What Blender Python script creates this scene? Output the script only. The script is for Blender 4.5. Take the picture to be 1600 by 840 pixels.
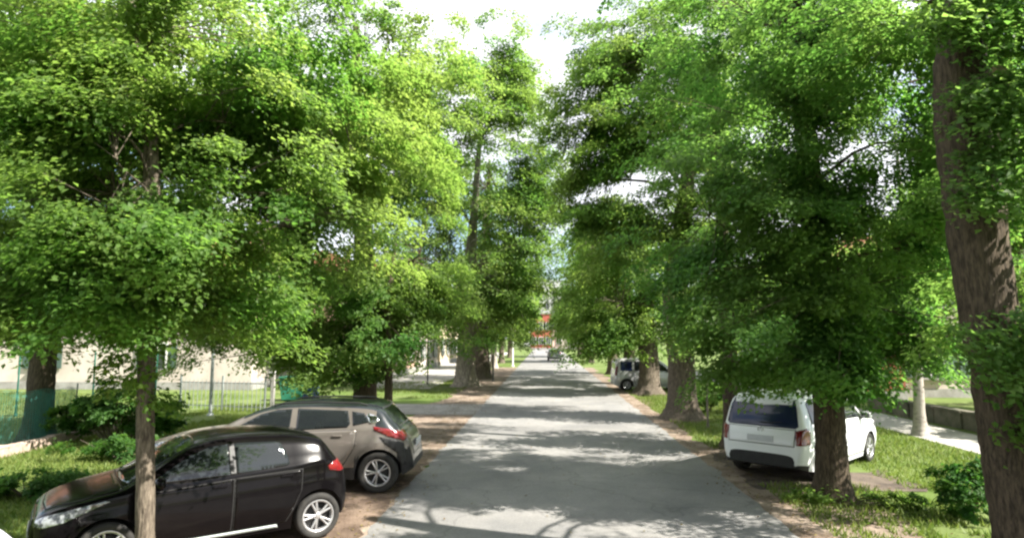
import bpy, bmesh, math, random
import numpy as np
from mathutils import Vector, Matrix, noise
from mathutils.bvhtree import BVHTree
from mathutils.geometry import delaunay_2d_cdt

for o in list(bpy.data.objects):
    bpy.data.objects.remove(o)
S = bpy.context.scene
COL = S.collection
R = math.radians
rng = np.random.default_rng(7)
random.seed(7)

# ------------------------------------------------------------------ camera
cam = bpy.data.cameras.new("camera")
cam.sensor_width = 36.0
cam.lens = 22.5
cam.clip_start = 0.05
cam.clip_end = 3000
cam_o = bpy.data.objects.new("camera", cam)
cam_o.location = (0, 0, 2.75)
cam_o.rotation_euler = (R(90) + math.atan(0.107), 0, R(2.92))
COL.objects.link(cam_o)
S.camera = cam_o

# ------------------------------------------------------------------ light, sky, exposure
SUN_EL = R(44)
SUN_ROT = R(109)          # clockwise from +Y: to the right and a little behind the camera
sunv = Vector((math.sin(SUN_ROT) * math.cos(SUN_EL), math.cos(SUN_ROT) * math.cos(SUN_EL), math.sin(SUN_EL)))
W = bpy.data.worlds.new("World")
S.world = W
W.use_nodes = True
wn, wl = W.node_tree.nodes, W.node_tree.links
for n in list(wn):
    wn.remove(n)
out = wn.new("ShaderNodeOutputWorld")
bg = wn.new("ShaderNodeBackground")
bg.inputs["Strength"].default_value = 0.073
sky = wn.new("ShaderNodeTexSky")
sky.sky_type = 'NISHITA'
sky.sun_disc = False
sky.sun_elevation = SUN_EL
sky.sun_rotation = SUN_ROT
sky.dust_density = 0.8
tc = wn.new("ShaderNodeTexCoord")
mp = wn.new("ShaderNodeMapping")
mp.inputs["Scale"].default_value = (1.0, 1.0, 2.2)
mp.inputs["Location"].default_value = (4.2, 3.3, 2.1)
nz = wn.new("ShaderNodeTexNoise")
nz.inputs["Scale"].default_value = 1.9
nz.inputs["Detail"].default_value = 6
nz.inputs["Roughness"].default_value = 0.55
rp = wn.new("ShaderNodeValToRGB")
rp.color_ramp.elements[0].position = 0.37
rp.color_ramp.elements[1].position = 0.52
mx = wn.new("ShaderNodeMixRGB")
mx.inputs["Color2"].default_value = (6.6, 6.7, 7.1, 1)
wl.new(tc.outputs["Generated"], mp.inputs["Vector"])
wl.new(mp.outputs["Vector"], nz.inputs["Vector"])
wl.new(nz.outputs["Fac"], rp.inputs["Fac"])
wl.new(rp.outputs["Color"], mx.inputs["Fac"])
wl.new(sky.outputs["Color"], mx.inputs["Color1"])
wl.new(mx.outputs["Color"], bg.inputs["Color"])
wl.new(bg.outputs["Background"], out.inputs["Surface"])

sl = bpy.data.lights.new("sun", 'SUN')
sl.energy = 5.0
sl.angle = R(0.53)
sl.color = (1.0, 0.945, 0.85)
so = bpy.data.objects.new("sun", sl)
so.rotation_euler = sunv.to_track_quat('Z', 'Y').to_euler()
so.location = (20, -10, 30)
COL.objects.link(so)

S.view_settings.view_transform = 'Standard'
S.view_settings.look = 'None'
S.view_settings.gamma = 1.0
S.view_settings.use_curve_mapping = False
S.view_settings.exposure = 1.8
S.cycles.max_bounces = 12
S.cycles.diffuse_bounces = 8
S.cycles.glossy_bounces = 3
S.cycles.transmission_bounces = 8
S.cycles.transparent_max_bounces = 8
S.cycles.sample_clamp_indirect = 6
S.cycles.filter_width = 2.4


# ------------------------------------------------------------------ materials
def mat(name, col, rough=0.6, metal=0.0, spec=0.5, coat=0.0, var=None, scale=4.0, bump=0.0, bscale=30.0, stretch=None, lo=0.35, hi=0.65, detail=5):
    m = bpy.data.materials.new(name)
    m.use_nodes = True
    n, l = m.node_tree.nodes, m.node_tree.links
    p = n["Principled BSDF"]
    p.inputs["Base Color"].default_value = (*col, 1)
    p.inputs["Roughness"].default_value = rough
    p.inputs["Metallic"].default_value = metal
    p.inputs["Specular IOR Level"].default_value = spec
    if coat:
        p.inputs["Coat Weight"].default_value = coat
        p.inputs["Coat Roughness"].default_value = 0.03
    if var is not None or bump:
        t = n.new("ShaderNodeTexCoord")
        mpp = n.new("ShaderNodeMapping")
        if stretch:
            mpp.inputs["Scale"].default_value = stretch
        l.new(t.outputs["Object"], mpp.inputs["Vector"])
    if var is not None:
        z = n.new("ShaderNodeTexNoise")
        z.inputs["Scale"].default_value = scale
        z.inputs["Detail"].default_value = detail
        z.inputs["Roughness"].default_value = 0.65
        l.new(mpp.outputs["Vector"], z.inputs["Vector"])
        r = n.new("ShaderNodeValToRGB")
        r.color_ramp.elements[0].color = (*col, 1)
        r.color_ramp.elements[0].position = lo
        r.color_ramp.elements[1].color = (*var, 1)
        r.color_ramp.elements[1].position = hi
        l.new(z.outputs["Fac"], r.inputs["Fac"])
        l.new(r.outputs["Color"], p.inputs["Base Color"])
    if bump:
        z2 = n.new("ShaderNodeTexNoise")
        z2.inputs["Scale"].default_value = bscale
        z2.inputs["Detail"].default_value = 6
        l.new(mpp.outputs["Vector"], z2.inputs["Vector"])
        b = n.new("ShaderNodeBump")
        b.inputs["Strength"].default_value = bump
        b.inputs["Distance"].default_value = 0.02
        l.new(z2.outputs["Fac"], b.inputs["Height"])
        l.new(b.outputs["Normal"], p.inputs["Normal"])
    return m


def leaf_mat(name, c0, c1, t0, t1, tw=0.5):
    """leaf: reflecting side and light let through, each mixed per leaf by the 'tint' attribute"""
    m = bpy.data.materials.new(name)
    m.use_nodes = True
    n, l = m.node_tree.nodes, m.node_tree.links
    p = n["Principled BSDF"]
    p.inputs["Roughness"].default_value = 0.5
    p.inputs["Specular IOR Level"].default_value = 0.2
    a = n.new("ShaderNodeAttribute")
    a.attribute_name = "tint"
    m1 = n.new("ShaderNodeMixRGB")
    m1.inputs["Color1"].default_value = (*c0, 1)
    m1.inputs["Color2"].default_value = (*c1, 1)
    m2 = n.new("ShaderNodeMixRGB")
    m2.inputs["Color1"].default_value = (*t0, 1)
    m2.inputs["Color2"].default_value = (*t1, 1)
    tr = n.new("ShaderNodeBsdfTranslucent")
    mixs = n.new("ShaderNodeMixShader")
    mixs.inputs["Fac"].default_value = tw
    l.new(a.outputs["Fac"], m1.inputs["Fac"])
    l.new(a.outputs["Fac"], m2.inputs["Fac"])
    l.new(m1.outputs["Color"], p.inputs["Base Color"])
    l.new(m2.outputs["Color"], tr.inputs["Color"])
    l.new(p.outputs["BSDF"], mixs.inputs[1])
    l.new(tr.outputs["BSDF"], mixs.inputs[2])
    l.new(mixs.outputs["Shader"], n["Material Output"].inputs["Surface"])
    return m


M = {}
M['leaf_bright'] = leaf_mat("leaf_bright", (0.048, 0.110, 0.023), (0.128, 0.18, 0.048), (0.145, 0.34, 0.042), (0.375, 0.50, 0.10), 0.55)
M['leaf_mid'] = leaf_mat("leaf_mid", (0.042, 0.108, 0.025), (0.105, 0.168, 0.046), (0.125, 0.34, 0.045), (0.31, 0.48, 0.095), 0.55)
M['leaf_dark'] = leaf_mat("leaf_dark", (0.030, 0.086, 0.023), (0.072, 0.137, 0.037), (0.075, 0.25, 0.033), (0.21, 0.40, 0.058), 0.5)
M['grass'] = leaf_mat("grass_blade", (0.08, 0.13, 0.025), (0.18, 0.21, 0.06), (0.13, 0.24, 0.025), (0.28, 0.34, 0.07), 0.4)
M['bark'] = mat("bark", (0.045, 0.035, 0.027), 0.9, spec=0.2, var=(0.18, 0.15, 0.115), scale=7, stretch=(4.5, 4.5, 0.9), bump=1.0, bscale=10)
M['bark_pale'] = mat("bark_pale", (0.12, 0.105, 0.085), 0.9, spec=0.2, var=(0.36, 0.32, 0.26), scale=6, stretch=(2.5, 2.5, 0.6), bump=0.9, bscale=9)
M['bark_dark'] = mat("bark_dark", (0.032, 0.025, 0.018), 0.9, spec=0.2, var=(0.115, 0.088, 0.062), scale=7, stretch=(4.5, 4.5, 0.9), bump=1.0, bscale=10)
M['cutwood'] = mat("cut_wood", (0.42, 0.33, 0.22), 0.8, var=(0.3, 0.2, 0.12), scale=12)
M['birch'] = mat("birch_bark", (0.32, 0.29, 0.25), 0.8, var=(0.12, 0.10, 0.085), scale=5, stretch=(1, 1, 2.5), lo=0.5, hi=0.72, bump=0.4)
M['asphalt'] = mat("asphalt", (0.155, 0.155, 0.155), 0.85, spec=0.25, var=(0.25, 0.242, 0.23), scale=0.6, lo=0.3, hi=0.7, detail=9, bump=0.5, bscale=60)


def asphalt_detail(m):
    n, l = m.node_tree.nodes, m.node_tree.links
    p = n["Principled BSDF"]
    src = p.inputs["Base Color"].links[0].from_socket
    t = n.new("ShaderNodeTexCoord")
    big = n.new("ShaderNodeTexNoise"); big.inputs["Scale"].default_value = 0.22; big.inputs["Detail"].default_value = 4
    fine = n.new("ShaderNodeTexNoise"); fine.inputs["Scale"].default_value = 45; fine.inputs["Detail"].default_value = 3
    warp = n.new("ShaderNodeTexNoise"); warp.inputs["Scale"].default_value = 1.3; warp.inputs["Detail"].default_value = 5
    add = n.new("ShaderNodeMixRGB"); add.blend_type = 'ADD'; add.inputs["Fac"].default_value = 0.9
    vo = n.new("ShaderNodeTexVoronoi"); vo.feature = 'DISTANCE_TO_EDGE'; vo.inputs["Scale"].default_value = 0.38
    cr = n.new("ShaderNodeMapRange")
    cr.inputs["From Min"].default_value = 0.0; cr.inputs["From Max"].default_value = 0.010
    cr.inputs["To Min"].default_value = 0.76; cr.inputs["To Max"].default_value = 1.0
    mr = n.new("ShaderNodeMapRange")
    mr.inputs["From Min"].default_value = 0.35; mr.inputs["From Max"].default_value = 0.65
    mr.inputs["To Min"].default_value = 0.82; mr.inputs["To Max"].default_value = 1.12
    fr = n.new("ShaderNodeMapRange")
    fr.inputs["From Min"].default_value = 0.3; fr.inputs["From Max"].default_value = 0.7
    fr.inputs["To Min"].default_value = 0.86; fr.inputs["To Max"].default_value = 1.14
    for z in (big, fine, warp):
        l.new(t.outputs["Object"], z.inputs["Vector"])
    l.new(t.outputs["Object"], add.inputs["Color1"]); l.new(warp.outputs["Color"], add.inputs["Color2"])
    l.new(add.outputs["Color"], vo.inputs["Vector"])
    l.new(vo.outputs["Distance"], cr.inputs["Value"]); l.new(big.outputs["Fac"], mr.inputs["Value"]); l.new(fine.outputs["Fac"], fr.inputs["Value"])
    m1 = n.new("ShaderNodeMath"); m1.operation = 'MULTIPLY'
    m2 = n.new("ShaderNodeMath"); m2.operation = 'MULTIPLY'
    l.new(cr.outputs["Result"], m1.inputs[0]); l.new(mr.outputs["Result"], m1.inputs[1])
    l.new(m1.outputs["Value"], m2.inputs[0]); l.new(fr.outputs["Result"], m2.inputs[1])
    mul = n.new("ShaderNodeMixRGB"); mul.blend_type = 'MULTIPLY'; mul.inputs["Fac"].default_value = 1.0
    l.new(src, mul.inputs["Color1"]); l.new(m2.outputs["Value"], mul.inputs["Color2"])
    l.new(mul.outputs["Color"], p.inputs["Base Color"])


asphalt_detail(M['asphalt'])
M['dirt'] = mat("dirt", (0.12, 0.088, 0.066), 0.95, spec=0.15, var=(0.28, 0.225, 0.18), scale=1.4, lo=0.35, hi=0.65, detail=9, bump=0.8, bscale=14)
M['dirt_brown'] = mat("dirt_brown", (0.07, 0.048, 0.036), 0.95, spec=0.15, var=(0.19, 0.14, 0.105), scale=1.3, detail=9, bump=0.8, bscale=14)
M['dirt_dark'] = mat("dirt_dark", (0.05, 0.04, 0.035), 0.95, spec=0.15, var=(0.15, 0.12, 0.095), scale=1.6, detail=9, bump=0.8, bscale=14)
M['lawn'] = mat("lawn", (0.075, 0.12, 0.025), 0.95, spec=0.1, var=(0.15, 0.18, 0.07), scale=0.45, lo=0.38, hi=0.68, detail=9, bump=0.9, bscale=22)
M['paving'] = mat("paving", (0.30, 0.285, 0.26), 0.85, spec=0.25, var=(0.42, 0.40, 0.37), scale=1.2, detail=8, bump=0.3, bscale=25)
M['concrete'] = mat("concrete", (0.33, 0.32, 0.30), 0.85, var=(0.23, 0.22, 0.2), scale=3, bump=0.4)
M['concrete_old'] = mat("concrete_old", (0.16, 0.15, 0.135), 0.9, var=(0.29, 0.275, 0.255), scale=1.1, detail=9, bump=0.4)
M['stone'] = mat("stone_pink", (0.30, 0.22, 0.18), 0.9, var=(0.42, 0.34, 0.28), scale=6, bump=0.7, bscale=14)
M['wall_white'] = mat("plaster_white", (0.58, 0.51, 0.45), 0.9, var=(0.44, 0.38, 0.33), scale=0.8, bump=0.15)
M['wall_cream'] = mat("plaster_cream", (0.62, 0.52, 0.36), 0.9, var=(0.54, 0.44, 0.30), scale=0.8, bump=0.15)
M['wall_pink'] = mat("plaster_pink", (0.46, 0.31, 0.235), 0.9, var=(0.39, 0.26, 0.19), scale=0.9, bump=0.15)
M['wall_red'] = mat("plaster_red", (0.40, 0.10, 0.07), 0.9, var=(0.31, 0.075, 0.055), scale=1.2, bump=0.2)
M['wall_grey'] = mat("plaster_grey", (0.50, 0.50, 0.50), 0.9, var=(0.42, 0.42, 0.42), scale=0.7, bump=0.15)
M['wall_low'] = mat("green_brown_wall", (0.075, 0.08, 0.05), 0.95, var=(0.16, 0.14, 0.11), scale=2.5, bump=0.8, bscale=9)  # dark green-brown stone, tone varied by noise
M['roof_tile'] = mat("roof_tile", (0.26, 0.10, 0.06), 0.85, var=(0.36, 0.17, 0.10), scale=3, bump=0.5)
M['shutter'] = mat("shutter", (0.06, 0.10, 0.08), 0.6, var=(0.045, 0.075, 0.06), scale=3)
M['frame_white'] = mat("frame_white", (0.75, 0.74, 0.72), 0.5, var=(0.68, 0.67, 0.65), scale=5)
M['post_grey'] = mat("painted_steel_grey", (0.26, 0.29, 0.28), 0.5, metal=0.2, var=(0.32, 0.35, 0.34), scale=6)
M['post_dark'] = mat("painted_steel_dark", (0.03, 0.035, 0.033), 0.5, metal=0.2, var=(0.06, 0.06, 0.058), scale=6)
M['post_rust'] = mat("weathered_post", (0.10, 0.085, 0.07), 0.8, var=(0.17, 0.14, 0.11), scale=8)
M['fence_green'] = mat("fence_green", (0.015, 0.10, 0.07), 0.5, var=(0.02, 0.13, 0.09), scale=6)
M['bin_green'] = mat("bin_green", (0.02, 0.14, 0.085), 0.5, var=(0.025, 0.17, 0.105), scale=5)
M['bin_blue'] = mat("bin_blue", (0.02, 0.05, 0.16), 0.5, var=(0.03, 0.06, 0.2), scale=5)
M['rubber'] = mat("rubber", (0.018, 0.018, 0.018), 0.8, spec=0.3, var=(0.035, 0.033, 0.03), scale=9)
M['plastic'] = mat("black_plastic", (0.016, 0.016, 0.017), 0.5, spec=0.4, var=(0.026, 0.026, 0.026), scale=9)
M['glass'] = mat("car_glass", (0.012, 0.015, 0.017), 0.04, spec=0.6, var=(0.016, 0.019, 0.02), scale=2)
M['glass_blue'] = mat("glass_sky_tone", (0.012, 0.018, 0.05), 0.05, spec=0.5, var=(0.015, 0.022, 0.06), scale=2)  # blue of the reflected sky put into the base colour
M['pane'] = mat("window_pane", (0.02, 0.025, 0.03), 0.08, spec=0.7, var=(0.03, 0.035, 0.04), scale=2)
M['chrome'] = mat("chrome", (0.7, 0.7, 0.7), 0.15, metal=1.0, var=(0.62, 0.62, 0.62), scale=8)
M['alloy'] = mat("alloy", (0.50, 0.50, 0.51), 0.3, metal=0.7, var=(0.42, 0.42, 0.43), scale=8)
M['alloy_dark'] = mat("wheel_backing", (0.02, 0.02, 0.02), 0.6, var=(0.03, 0.03, 0.03), scale=8)  # near-black backing disc behind the wheel spokes
M['lamp_clear'] = mat("headlight_lens", (0.34, 0.36, 0.38), 0.12, metal=0.25, spec=0.8, coat=1.0, var=(0.05, 0.055, 0.065), scale=13, lo=0.42, hi=0.56)
M['lamp_red'] = mat("tail_light_lens", (0.19, 0.007, 0.010), 0.15, spec=0.6, coat=0.8, var=(0.11, 0.004, 0.006), scale=10)
M['plate'] = mat("number_plate", (0.58, 0.60, 0.63), 0.4, var=(0.52, 0.54, 0.57), scale=9)
M['seam'] = mat("panel_gap", (0.006, 0.006, 0.006), 0.8, var=(0.009, 0.009, 0.009), scale=9)


def paint(name, col, var, metal=0.0, rough=0.32):
    return mat(name, col, rough, metal=metal, spec=0.25, coat=0.7, var=var, scale=1.5)


P_BLACK = mat("paint_black", (0.0028, 0.0024, 0.0028), 0.16, spec=0.1, coat=0.15, var=(0.0045, 0.0038, 0.0042), scale=1.5)
P_TAUPE = paint("paint_taupe", (0.165, 0.148, 0.132), (0.19, 0.171, 0.153), 0.35)
P_BLACKROOF = paint("paint_black_roof", (0.014, 0.018, 0.022), (0.018, 0.022, 0.026))
P_WHITE = paint("paint_white", (0.82, 0.84, 0.86), (0.78, 0.80, 0.82))
P_SILVER = paint("paint_silver", (0.56, 0.56, 0.57), (0.50, 0.50, 0.51), 0.3)
P_GREY = paint("paint_grey", (0.13, 0.14, 0.15), (0.16, 0.17, 0.18), 0.3)


# ------------------------------------------------------------------ object helpers
def tag(o, label=None, cat=None, group=None, kind=None):
    if label: o['label'] = label
    if cat: o['category'] = cat
    if group: o['group'] = group
    if kind: o['kind'] = kind
    return o


def empty(name, loc=(0, 0, 0), rz=0.0, label=None, cat=None, group=None):
    o = bpy.data.objects.new(name, None)
    o.empty_display_size = 0.3
    o.location = loc
    o.rotation_euler = (0, 0, rz)
    COL.objects.link(o)
    return tag(o, label, cat, group)


def fast_mesh(name, V, F, smooth=False):
    """V (n,3) array, F (m,k) array of one face size"""
    V = np.asarray(V, dtype=np.float32).reshape(-1, 3)
    F = np.asarray(F, dtype=np.int32)
    k = F.shape[1]
    me = bpy.data.meshes.new(name)
    me.vertices.add(len(V))
    me.vertices.foreach_set("co", V.ravel())
    me.loops.add(F.size)
    me.loops.foreach_set("vertex_index", F.ravel())
    me.polygons.add(len(F))
    me.polygons.foreach_set("loop_start", np.arange(0, F.size, k, dtype=np.int32))
    if smooth:
        me.polygons.foreach_set("use_smooth", np.ones(len(F), dtype=bool))
    me.update(calc_edges=True)
    return me


def link(name, me, m, parent=None, kind=None):
    o = bpy.data.objects.new(name, me)
    ms = m if isinstance(m, (list, tuple)) else [m]
    if len(me.materials) == 0:
        for q in ms:
            me.materials.append(q)
    COL.objects.link(o)
    if parent is not None:
        o.parent = parent
    if kind:
        o['kind'] = kind
    return o


def bm_obj(name, bm, m, parent=None, smooth=False, kind=None):
    me = bpy.data.meshes.new(name)
    bmesh.ops.recalc_face_normals(bm, faces=bm.faces[:])
    for f in bm.faces:
        f.smooth = smooth
    bm.to_mesh(me)
    bm.free()
    return link(name, me, m, parent, kind)


def bm_box(bm, c, size, rz=0.0, bevel=0.0, rx=0.0, ry=0.0):
    r = bmesh.ops.create_cube(bm, size=1.0)
    vs = r['verts']
    bmesh.ops.scale(bm, vec=size, verts=vs)
    if bevel:
        es = list({e for v in vs for e in v.link_edges})
        g = bmesh.ops.bevel(bm, geom=es, offset=bevel, segments=2, affect='EDGES', profile=0.5)
        vs = list({v for f in g['faces'] for v in f.verts} | {v for v in vs if v.is_valid})
    mt = Matrix.Translation(c) @ Matrix.Rotation(rz, 4, 'Z') @ Matrix.Rotation(ry, 4, 'Y') @ Matrix.Rotation(rx, 4, 'X')
    bmesh.ops.transform(bm, matrix=mt, verts=[v for v in vs if v.is_valid])
    return vs


def box(name, c, size, m, parent=None, rz=0.0, bevel=0.0, rx=0.0, ry=0.0):
    bm = bmesh.new()
    bm_box(bm, c, size, rz, bevel, rx, ry)
    return bm_obj(name, bm, m, parent)


def tube(path, radii, sides=8, cap=True, flare=0.0, lump=0.0, seed=0, ridges=0.0):
    """tube along a polyline; returns V, F(quads)"""
    path = np.asarray(path, float)
    radii = np.asarray(radii, float)
    n = len(path)
    d = np.gradient(path, axis=0)
    d /= np.linalg.norm(d, axis=1)[:, None] + 1e-9
    ref = np.array([1.0, 0.03, 0.02]) if abs(d[0][0]) < 0.8 else np.array([0, 1.0, 0.05])
    u = np.cross(d, ref); u /= np.linalg.norm(u, axis=1)[:, None] + 1e-9
    w = np.cross(d, u)
    a = np.linspace(0, 2 * np.pi, sides, endpoint=False)
    r = radii[:, None] * np.ones(sides)[None, :]
    if lump or flare or ridges:
        g = np.random.default_rng(seed)
        ph = g.uniform(0, 6.28, 6)
        z = path[:, 2][:, None]
        r = r * (1 + lump * (np.sin(2 * a + ph[0] + z * 0.9) + 0.7 * np.sin(3 * a + ph[1] - z * 1.7) + 0.5 * np.sin(z * 2.6 + ph[5] + a)))
        if ridges:
            r = r * (1 + ridges * np.abs(np.sin(0.5 * sides * 0.55 * a + ph[3] + 0.8 * np.sin(z * 2.1))) + ridges * 0.8 * g.normal(0, 0.6, r.shape))
        if flare:
            e = np.exp(-np.clip(z - path[0, 2], 0, 9) / 0.28)
            r = r * (1 + flare * e * (1 + 0.45 * np.cos(5 * a + ph[2]) + 0.25 * np.cos(3 * a + ph[4])))
    V = path[:, None, :] + r[:, :, None] * (np.cos(a)[None, :, None] * u[:, None, :] + np.sin(a)[None, :, None] * w[:, None, :])
    V = V.reshape(-1, 3)
    i = np.arange(n - 1)[:, None] * sides
    j = np.arange(sides)[None, :]
    jn = (j + 1) % sides
    F = np.stack([i + j, i + jn, i + sides + jn, i + sides + j], -1).reshape(-1, 4)
    return V, F


def join(parts):
    Vs, Fs, off = [], [], 0
    for V, F in parts:
        Vs.append(V)
        Fs.append(F + off)
        off += len(V)
    return np.concatenate(Vs), np.concatenate(Fs)


def smooth_path(ctrl, n):
    """Catmull-Rom through control points (any dims)"""
    c = np.asarray(ctrl, float)
    c = np.vstack([2 * c[0] - c[1], c, 2 * c[-1] - c[-2]])
    segs = len(c) - 3
    o = []
    for t in np.linspace(0, segs - 1e-6, n):
        k = int(t); f = t - k
        p0, p1, p2, p3 = c[k:k + 4]
        o.append(0.5 * (2 * p1 + (p2 - p0) * f + (2 * p0 - 5 * p1 + 4 * p2 - p3) * f * f + (3 * p1 - p0 - 3 * p2 + p3) * f ** 3))
    return np.array(o)


# ------------------------------------------------------------------ ground, road, verges
def strip(name, left, right, y0, y1, z, m, step=0.5, jag=0.0, seed=0.0, cols=4):
    """a sheet between x=left(y) and x=right(y), with edges made uneven by noise"""
    ys = np.arange(y0, y1 + 1e-6, step)
    V = []
    for y in ys:
        l = left(y) if callable(left) else left
        r = right(y) if callable(right) else right
        l += jag * (noise.noise((y * 0.9, seed, 0)) + 0.6 * noise.noise((y * 3.1, seed, 4)))
        r += jag * (noise.noise((y * 0.9, seed + 9, 0)) + 0.6 * noise.noise((y * 3.1, seed + 9, 4)))
        for k in range(cols + 1):
            V.append((l + (r - l) * k / cols, y, z))
    F = []
    for i in range(len(ys) - 1):
        for k in range(cols):
            a = i * (cols + 1) + k
            F.append((a, a + 1, a + cols + 2, a + cols + 1))
    return link(name, fast_mesh(name, V, F), m, None, 'structure')


def ground_sheet():
    xs = np.concatenate([np.linspace(-600, -40, 8), np.linspace(-30, 30, 60), np.linspace(40, 600, 8)])
    ys = np.concatenate([np.linspace(-300, -20, 6), np.linspace(-10, 70, 80), np.linspace(80, 900, 12)])
    V = []
    for y in ys:
        for x in xs:
            z = 0.0
            if (x < -4.6 or x > 4.6) and abs(x) < 16 and 3 < y < 60:
                z = 0.05 * max(0, noise.noise((x * 0.5, y * 0.5, 1.0))) * min(1.0, (abs(x) - 4.6))
                if x < -8.3 or x > 9.0 or (-10.4 < x < -2 and y > 26) or y < 14 and x > 3:
                    z = 0.0
            V.append((x, y, z - 0.002))
    n = len(xs)
    F = [(j * n + i, j * n + i + 1, (j + 1) * n + i + 1, (j + 1) * n + i) for j in range(len(ys) - 1) for i in range(n - 1)]
    return link("ground", fast_mesh("ground", V, F), M['lawn'], None, 'structure')


ground_sheet()
strip("road", -2.55, 3.52, -30, 190, 0.012, M['asphalt'], 0.2, 0.13, 3.0, 6)
strip("dirt_verge", lambda y: -4.6 + 0.5 * noise.noise((y * 0.25, 2, 0)), -2.4, 2, 60, 0.006, M['dirt'], 0.3, 0.35, 11.0)
strip("dirt_verge", 3.4, lambda y: (4.3 if y > 13.5 else 5.4) + 0.5 * noise.noise((y * 0.3, 7, 0)), 2, 60, 0.006, M['dirt'], 0.3, 0.3, 21.0)
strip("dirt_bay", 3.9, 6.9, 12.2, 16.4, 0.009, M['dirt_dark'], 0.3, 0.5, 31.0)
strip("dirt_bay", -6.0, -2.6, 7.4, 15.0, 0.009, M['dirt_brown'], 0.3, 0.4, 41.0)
strip("driveway", -10.5, -2.5, 23.2, 26.8, 0.015, M['concrete_old'], 0.3, 0.1, 51.0)
strip("side_path", -10.2, -6.2, 34.8, 120, 0.010, M['paving'], 0.5, 0.05, 61.0)
strip("side_path", 10.3, 12.2, 6, 60, 0.010, M['paving'], 0.4, 0.06, 71.0)

def grass_patch(name, regions, seed):
    g = np.random.default_rng(seed)
    P = []
    for (x0, x1, y0, y1, dens, keep) in regions:
        n = int((x1 - x0) * (y1 - y0) * dens)
        xy = np.stack([g.uniform(x0, x1, n), g.uniform(y0, y1, n)], 1)
        ok = [noise.noise((p[0] * 0.55, p[1] * 0.55, 3.3)) + 0.5 * noise.noise((p[0] * 2.2, p[1] * 2.2, 8.0)) > keep for p in xy]
        P.append(xy[np.array(ok)])
    P = np.concatenate(P)
    n = len(P)
    a = g.uniform(0, 6.28, n)
    h = g.uniform(0.04, 0.13, n)
    w = g.uniform(0.008, 0.02, n)
    base = np.stack([P[:, 0], P[:, 1], np.zeros(n)], 1)
    side = np.stack([np.cos(a), np.sin(a), np.zeros(n)], 1)
    lean = np.stack([g.normal(0, 0.5, n) * h, g.normal(0, 0.5, n) * h, h], 1)
    V = np.stack([base - side * w[:, None], base + side * w[:, None], base + lean], 1).reshape(-1, 3)
    F = np.arange(3 * n).reshape(-1, 3)
    me = fast_mesh(name, V, F)
    at = me.attributes.new("tint", 'FLOAT', 'FACE')
    at.data.foreach_set("value", g.uniform(0, 1, n).astype(np.float32))
    o = link(name, me, M['grass'], None, 'stuff')
    return o


tag(grass_patch("grass", [(-13, -8.2, 9.5, 26, 380, -0.45), (-8.2, -4.4, 13.5, 21.5, 320, -0.35), (-13, -6.0, 6.5, 9.5, 330, -0.5), (-8.2, -6.0, 9.5, 13.5, 330, -0.5), (-9.5, -4.3, 29, 42, 110, -0.2), (-30, -13.6, 16, 31, 45, -0.3)], 5), "mown green grass on the left verge behind the parked cars", "grass")
tag(grass_patch("grass", [(4.0, 10.2, 8.2, 12.6, 430, -0.12), (6.6, 10.2, 12.4, 30, 340, -0.55), (4.1, 8.0, 16.5, 34, 300, -0.4), (10.2, 13, 9, 16, 120, 0.1)], 6), "patchy green grass on the right verge around the tree trunks", "grass")


def litter():
    g = np.random.default_rng(9)
    n = 8000
    side = g.uniform(0, 1, n)
    y = g.uniform(7.5, 34, n) ** 1.0
    x = np.where(side < .42, -2.5 - np.abs(g.normal(0, 1.1, n)), np.where(side < .9, 3.5 + np.abs(g.normal(0, 1.3, n)), g.uniform(-2.5, 3.5, n)))
    x = np.where((x > -2.4) & (x < 3.4) & (g.uniform(0, 1, n) < .5), np.where(x < .5, -2.4 + g.uniform(0, .3, n), 3.4 - g.uniform(0, .3, n)), x)
    a = g.uniform(0, 6.28, n)
    L = g.uniform(.02, .06, n)
    P = np.stack([x, y, np.full(n, .024)], 1)
    d = np.stack([np.cos(a), np.sin(a), g.uniform(0, .5, n)], 1) * L[:, None]
    e = np.stack([-np.sin(a), np.cos(a), g.uniform(0, .5, n)], 1) * (L * .35)[:, None]
    V = np.stack([P, P + d * .5 + e, P + d, P + d * .5 - e * .6], 1).reshape(-1, 3)
    i = np.arange(n)[:, None] * 4
    F = np.concatenate([i + np.array([[0, 1, 2]]), i + np.array([[0, 2, 3]])], 1).reshape(-1, 3)
    me = fast_mesh("fallen_leaves", V, F)
    at = me.attributes.new("tint", 'FLOAT', 'FACE')
    at.data.foreach_set("value", np.repeat(g.uniform(0, 1, n), 2).astype(np.float32))
    tag(link("fallen_leaves", me, M['litter'], None, 'stuff'), "dry fallen leaves scattered along both road edges", "leaf litter")


M['litter'] = leaf_mat("dry_leaf", (0.09, 0.055, 0.025), (0.20, 0.17, 0.06), (0.1, 0.06, 0.02), (0.2, 0.17, 0.05), 0.25)
litter()


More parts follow.
